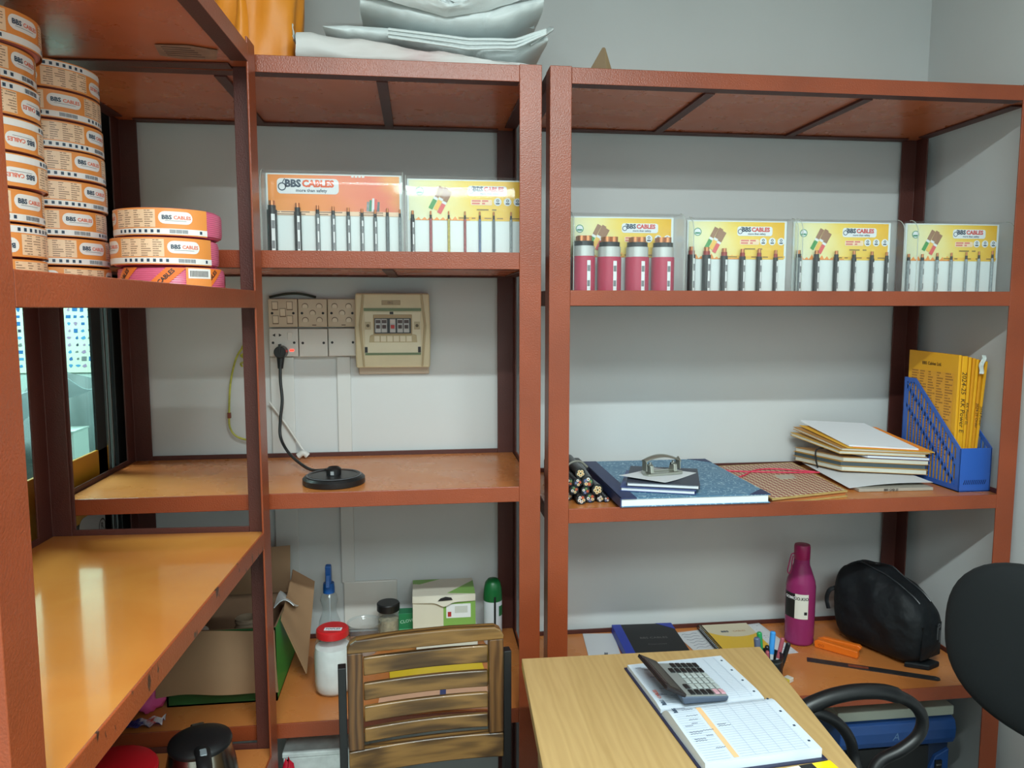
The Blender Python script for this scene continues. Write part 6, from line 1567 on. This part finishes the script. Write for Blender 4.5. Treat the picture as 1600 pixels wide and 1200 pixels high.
MB().lathe([(0.004, -0.001), (0.006, -0.001), (0.006, 0.001), (0.004, 0.001)], 12, Matrix.Translation((0.149, 0.018, 0.122)) @ Matrix.Rotation(R(90), 4, 'Y'), close=True).build('zip_ring', PUL, t)
MB().tube([(-0.130, -0.03, 0.150), (-0.150, -0.05, 0.140), (-0.158, -0.055, 0.110), (-0.150, -0.055, 0.080)], 0.005, 8, sq=(0.4, 1.3)).build('carry_strap', BAGM, t, smooth=True)
MB().prism([(0.10, -0.06), (0.150, -0.02), (0.150, 0.03), (0.11, 0.02)], 0.0, 0.016).build('bottom_strap', BAGM, t, bevel=0.004)

# ================================================================ office chair by the desk
oc = thing('office_chair', 'black office chair with an oval padded back and looped armrests', 'chair', (1.02, 1.235, 0), R(0))
FAB = pm('chair_fabric', (15, 21, 24), 0.85, bump=0.15, bscale=400)
wd = Vector((-0.115, 0.42, 0)).normalized(); nd = Vector((-wd.y, wd.x, 0))      # width axis of the back, and its facing side
ctr = Vector((0.202, 0.030, 0.812))
def padp(u, v, s=1.0):
    a = 2 * math.pi * u
    b = math.pi * (v - 0.5)
    k = 2.5
    ca, sa_ = math.cos(a), math.sin(a); e = (abs(ca) ** k + abs(sa_) ** k) ** (-1 / k)
    wv = 0.212 * ca * e * math.cos(b) ** 0.45 if math.cos(b) > 0 else 0
    hv = 0.178 * sa_ * e * math.cos(b) ** 0.45 if math.cos(b) > 0 else 0
    dv = 0.034 * math.sin(b)
    curve = 0.35 * wv * wv
    return ctr + wd * wv + Vector((0, 0, hv)) + nd * (dv + curve)
m = MB(); m.sheet(padp, 56, 18); m.build('back_pad', FAB, oc, smooth=True, ang=100)
m = MB().prism([(-0.05, -0.19), (0.05, -0.19), (0.03, 0.02), (-0.03, 0.02)], 0.02, 0.045, Matrix.Translation(ctr) @ Matrix(((wd.x, 0, -nd.x, 0), (wd.y, 0, -nd.y, 0), (0, 1, 0, 0), (0, 0, 0, 1)))); m.build('back_shell', BLACK, oc, bevel=0.004)
m = MB().tube([(0.205, 0.04, 0.66), (0.215, 0.04, 0.52), (0.16, 0.03, 0.42), (0.02, 0.02, 0.41)], 0.020, 10, sq=(0.4, 1.4)); m.build('back_bar', BLACK, oc, smooth=True)
def seatp(u, v):
    a = 2 * math.pi * u; b = math.pi * (v - 0.5); k = 3.5
    ca, sa_ = math.cos(a), math.sin(a); e = (abs(ca) ** k + abs(sa_) ** k) ** (-1 / k); cb = max(0, math.cos(b)) ** 0.4
    return (0.225 * ca * e * cb - 0.02, 0.215 * sa_ * e * cb, 0.430 + 0.035 * math.sin(b))
m = MB(); m.sheet(seatp, 48, 14); m.build('seat_pad', FAB, oc, smooth=True, ang=100)
for sy in (1, -1):
    yy = 0.245 * sy
    arm = [(-0.20, yy, 0.612), (-0.165, yy, 0.630), (-0.115, yy, 0.645), (-0.055, yy, 0.651), (0.010, yy, 0.644), (0.070, yy, 0.616), (0.098, yy, 0.578), (0.090, yy, 0.536), (0.050, yy, 0.505), (0.0, yy, 0.482), (-0.030, yy - 0.02 * sy, 0.455), (-0.045, yy - 0.06 * sy, 0.415)]
    MB().tube(arm, lambda q: 0.0135 + (0.004 if q < 0.4 else 0), 12).build('armrest', BLACK, oc, smooth=True)
    MB().tube([(-0.19, yy, 0.612), (-0.145, yy, 0.604), (-0.105, yy, 0.580), (-0.075, yy, 0.540), (-0.062, yy, 0.495), (-0.058, yy - 0.03 * sy, 0.44)], 0.0125, 12).build('arm_strut', BLACK, oc, smooth=True)
MB().cyl((0, 0, 0.08), (0, 0, 0.40), 0.025, n=20).build('gas_lift', CHROME, oc, smooth=True)
for k in range(5):
    a = R(20 + 72 * k)
    MB().tube([(0, 0, 0.10), (0.14 * math.cos(a), 0.14 * math.sin(a), 0.095), (0.27 * math.cos(a), 0.27 * math.sin(a), 0.065)], lambda q: 0.024 - 0.010 * q, 10, sq=(0.8, 1.1)).build('base_spoke', BLACK, oc, smooth=True)
    MB().cyl((0.27 * math.cos(a) - 0.012 * math.sin(a), 0.27 * math.sin(a) + 0.012 * math.cos(a), 0.028), (0.27 * math.cos(a) + 0.012 * math.sin(a), 0.27 * math.sin(a) - 0.012 * math.cos(a), 0.028), 0.027, n=18).build('castor', BLACK, oc, smooth=True)

# blue machine on the floor under the right rack
t = thing('blue_machine', 'blue and black metal machine with a pale top under the right rack', 'machine', (1.29, 1.92, 0))
BM = pm('machine_blue', (34, 70, 128), 0.35, var=0.08, vscale=12)
MB().bb(-0.165, 0.165, -0.105, 0.13, 0.02, 0.30).build('body', pm('machine_navy', (26, 40, 66), 0.4), t, bevel=0.006)
MB().prism([(-0.125, 0.318), (-0.118, 0.300), (-0.10, 0.298), (0.14, 0.298), (0.14, 0.375), (-0.10, 0.375), (-0.120, 0.368), (-0.127, 0.345)], -0.172, 0.170, plane='YZ').build('top_bar', BM, t, bevel=0.003)
MB().bb(-0.172, 0.172, -0.11, 0.14, 0.375, 0.402).build('top_plate', pm('machine_cream', (182, 186, 172), 0.45), t, bevel=0.003)
MB().bb(-0.14, 0.10, -0.112, -0.10, 0.20, 0.292).build('recess', BLACKM, t)
MB().prism([(0.09, 0.14), (0.16, 0.14), (0.16, 0.28), (0.12, 0.26), (0.095, 0.20)], -0.115, -0.10, plane='XZ').build('corner_panel', BM, t, bevel=0.002)
MB().bb(0.118, 0.138, -0.120, -0.112, 0.225, 0.250).build('catch', BLACK, t, bevel=0.001)
MB().bb(0.120, 0.136, -0.1215, -0.1195, 0.236, 0.241).build('catch_shine', CHROME, t)
m = MB(); add_text(m, 'A', 0.03, FACE(-0.01, -0.1275, 0.333), 0.0, shear=0.2); stuff(m.build('lettering', pm('machine_text', (90, 120, 160), 0.4), t, fixn=False))
for sx in (-0.14, 0.14):
    for sy in (-0.08, 0.10): MB().cyl((sx, sy, 0), (sx, sy, 0.022), 0.012, n=12).build('foot', BLACK, t)

# ================================================================ things seen through the partition
t = thing('product_poster', 'large pale poster with rows of small blue product pictures in the next room', 'poster', (-2.0, 4.095, 1.17))
MB().bb(-0.60, 0.95, -0.004, 0, 0, 1.25).build('sheet', pm('poster_pale', (226, 232, 214), 0.5), t)
rp = random.Random(21)
pal = [pm('poster_blue', (30, 110, 176), 0.5), pm('poster_sky', (70, 150, 200), 0.5), pm('poster_navy', (40, 54, 88), 0.5), pm('poster_grey', (120, 126, 130), 0.5), pm('poster_mauve', (170, 140, 176), 0.5)]
for r_ in range(12):
    for c_ in range(15):
        x = -0.02 + 0.034 * c_ + rp.uniform(-0.003, 0.003); z = 0.035 + 0.036 * r_; k = rp.random()
        m = MB(); M_ = FACE(x, -0.0045, z)
        w_, h_ = rp.uniform(0.007, 0.013), rp.uniform(0.006, 0.012)
        if k < 0.40: m.prism([(-w_, -h_), (w_, -h_), (w_ * 1.1, h_), (-w_ * 0.9, h_)], 0, 0.0006, M_)
        elif k < 0.6: m.prism([(w_ * math.cos(R(a)) * (1 + 0.3 * math.sin(R(a * 3))), h_ * math.sin(R(a))) for a in range(0, 360, 30)], 0, 0.0006, M_)
        else: m.prism([(-w_, -h_ * 0.3), (-w_ * 0.2, -h_), (w_, -h_ * 0.5), (w_ * 0.6, h_), (-w_ * 0.4, h_ * 0.5)], 0, 0.0006, M_)
        m.build('picture', pal[0 if k < 0.25 else rp.randrange(5)], t)
t = thing('covered_heap', 'grey cloth-covered heap behind the glass partition', 'heap', (-1.48, 3.30, 0))
m = MB(); lump(m, 0.34, 0.40, 0.60, 40, 24, 0.05, 6); m.build('cloth', pm('cloth_grey', (92, 104, 104), 0.7, var=0.08), t, smooth=True, ang=120)
m = MB(); m.sheet(lambda u, v: (-0.33 + 0.34 * u, -0.30 + 0.22 * v, 1.215 + 0.05 * u * (1 - v) - 0.09 * (1 - u) ** 2 - 0.10 * v * (1 - u) + 0.012 * math.sin(8 * u + 4 * v)), 14, 10, 0.003)
tag(m.build('white_cloth', pm('cloth_white', (214, 222, 232), 0.6), smooth=True), 'white cloth draped on the grey heap in the next room', 'cloth').location = (-1.235, 3.05, -0.01)
t = thing('white_carton', 'small white carton in front of the grey heap in the next room', 'box', (-1.20, 2.75, 0))
MB().bb(-0.10, 0.022, -0.06, 0.06, 0.0, 1.075).build('box_body', pm('carton_white', (216, 222, 218), 0.5), t, bevel=0.003)
MB().bb(-0.102, 0.024, -0.062, 0.062, 1.075, 1.081).build('box_lid', pm('carton_lid', (190, 200, 196), 0.5), t)
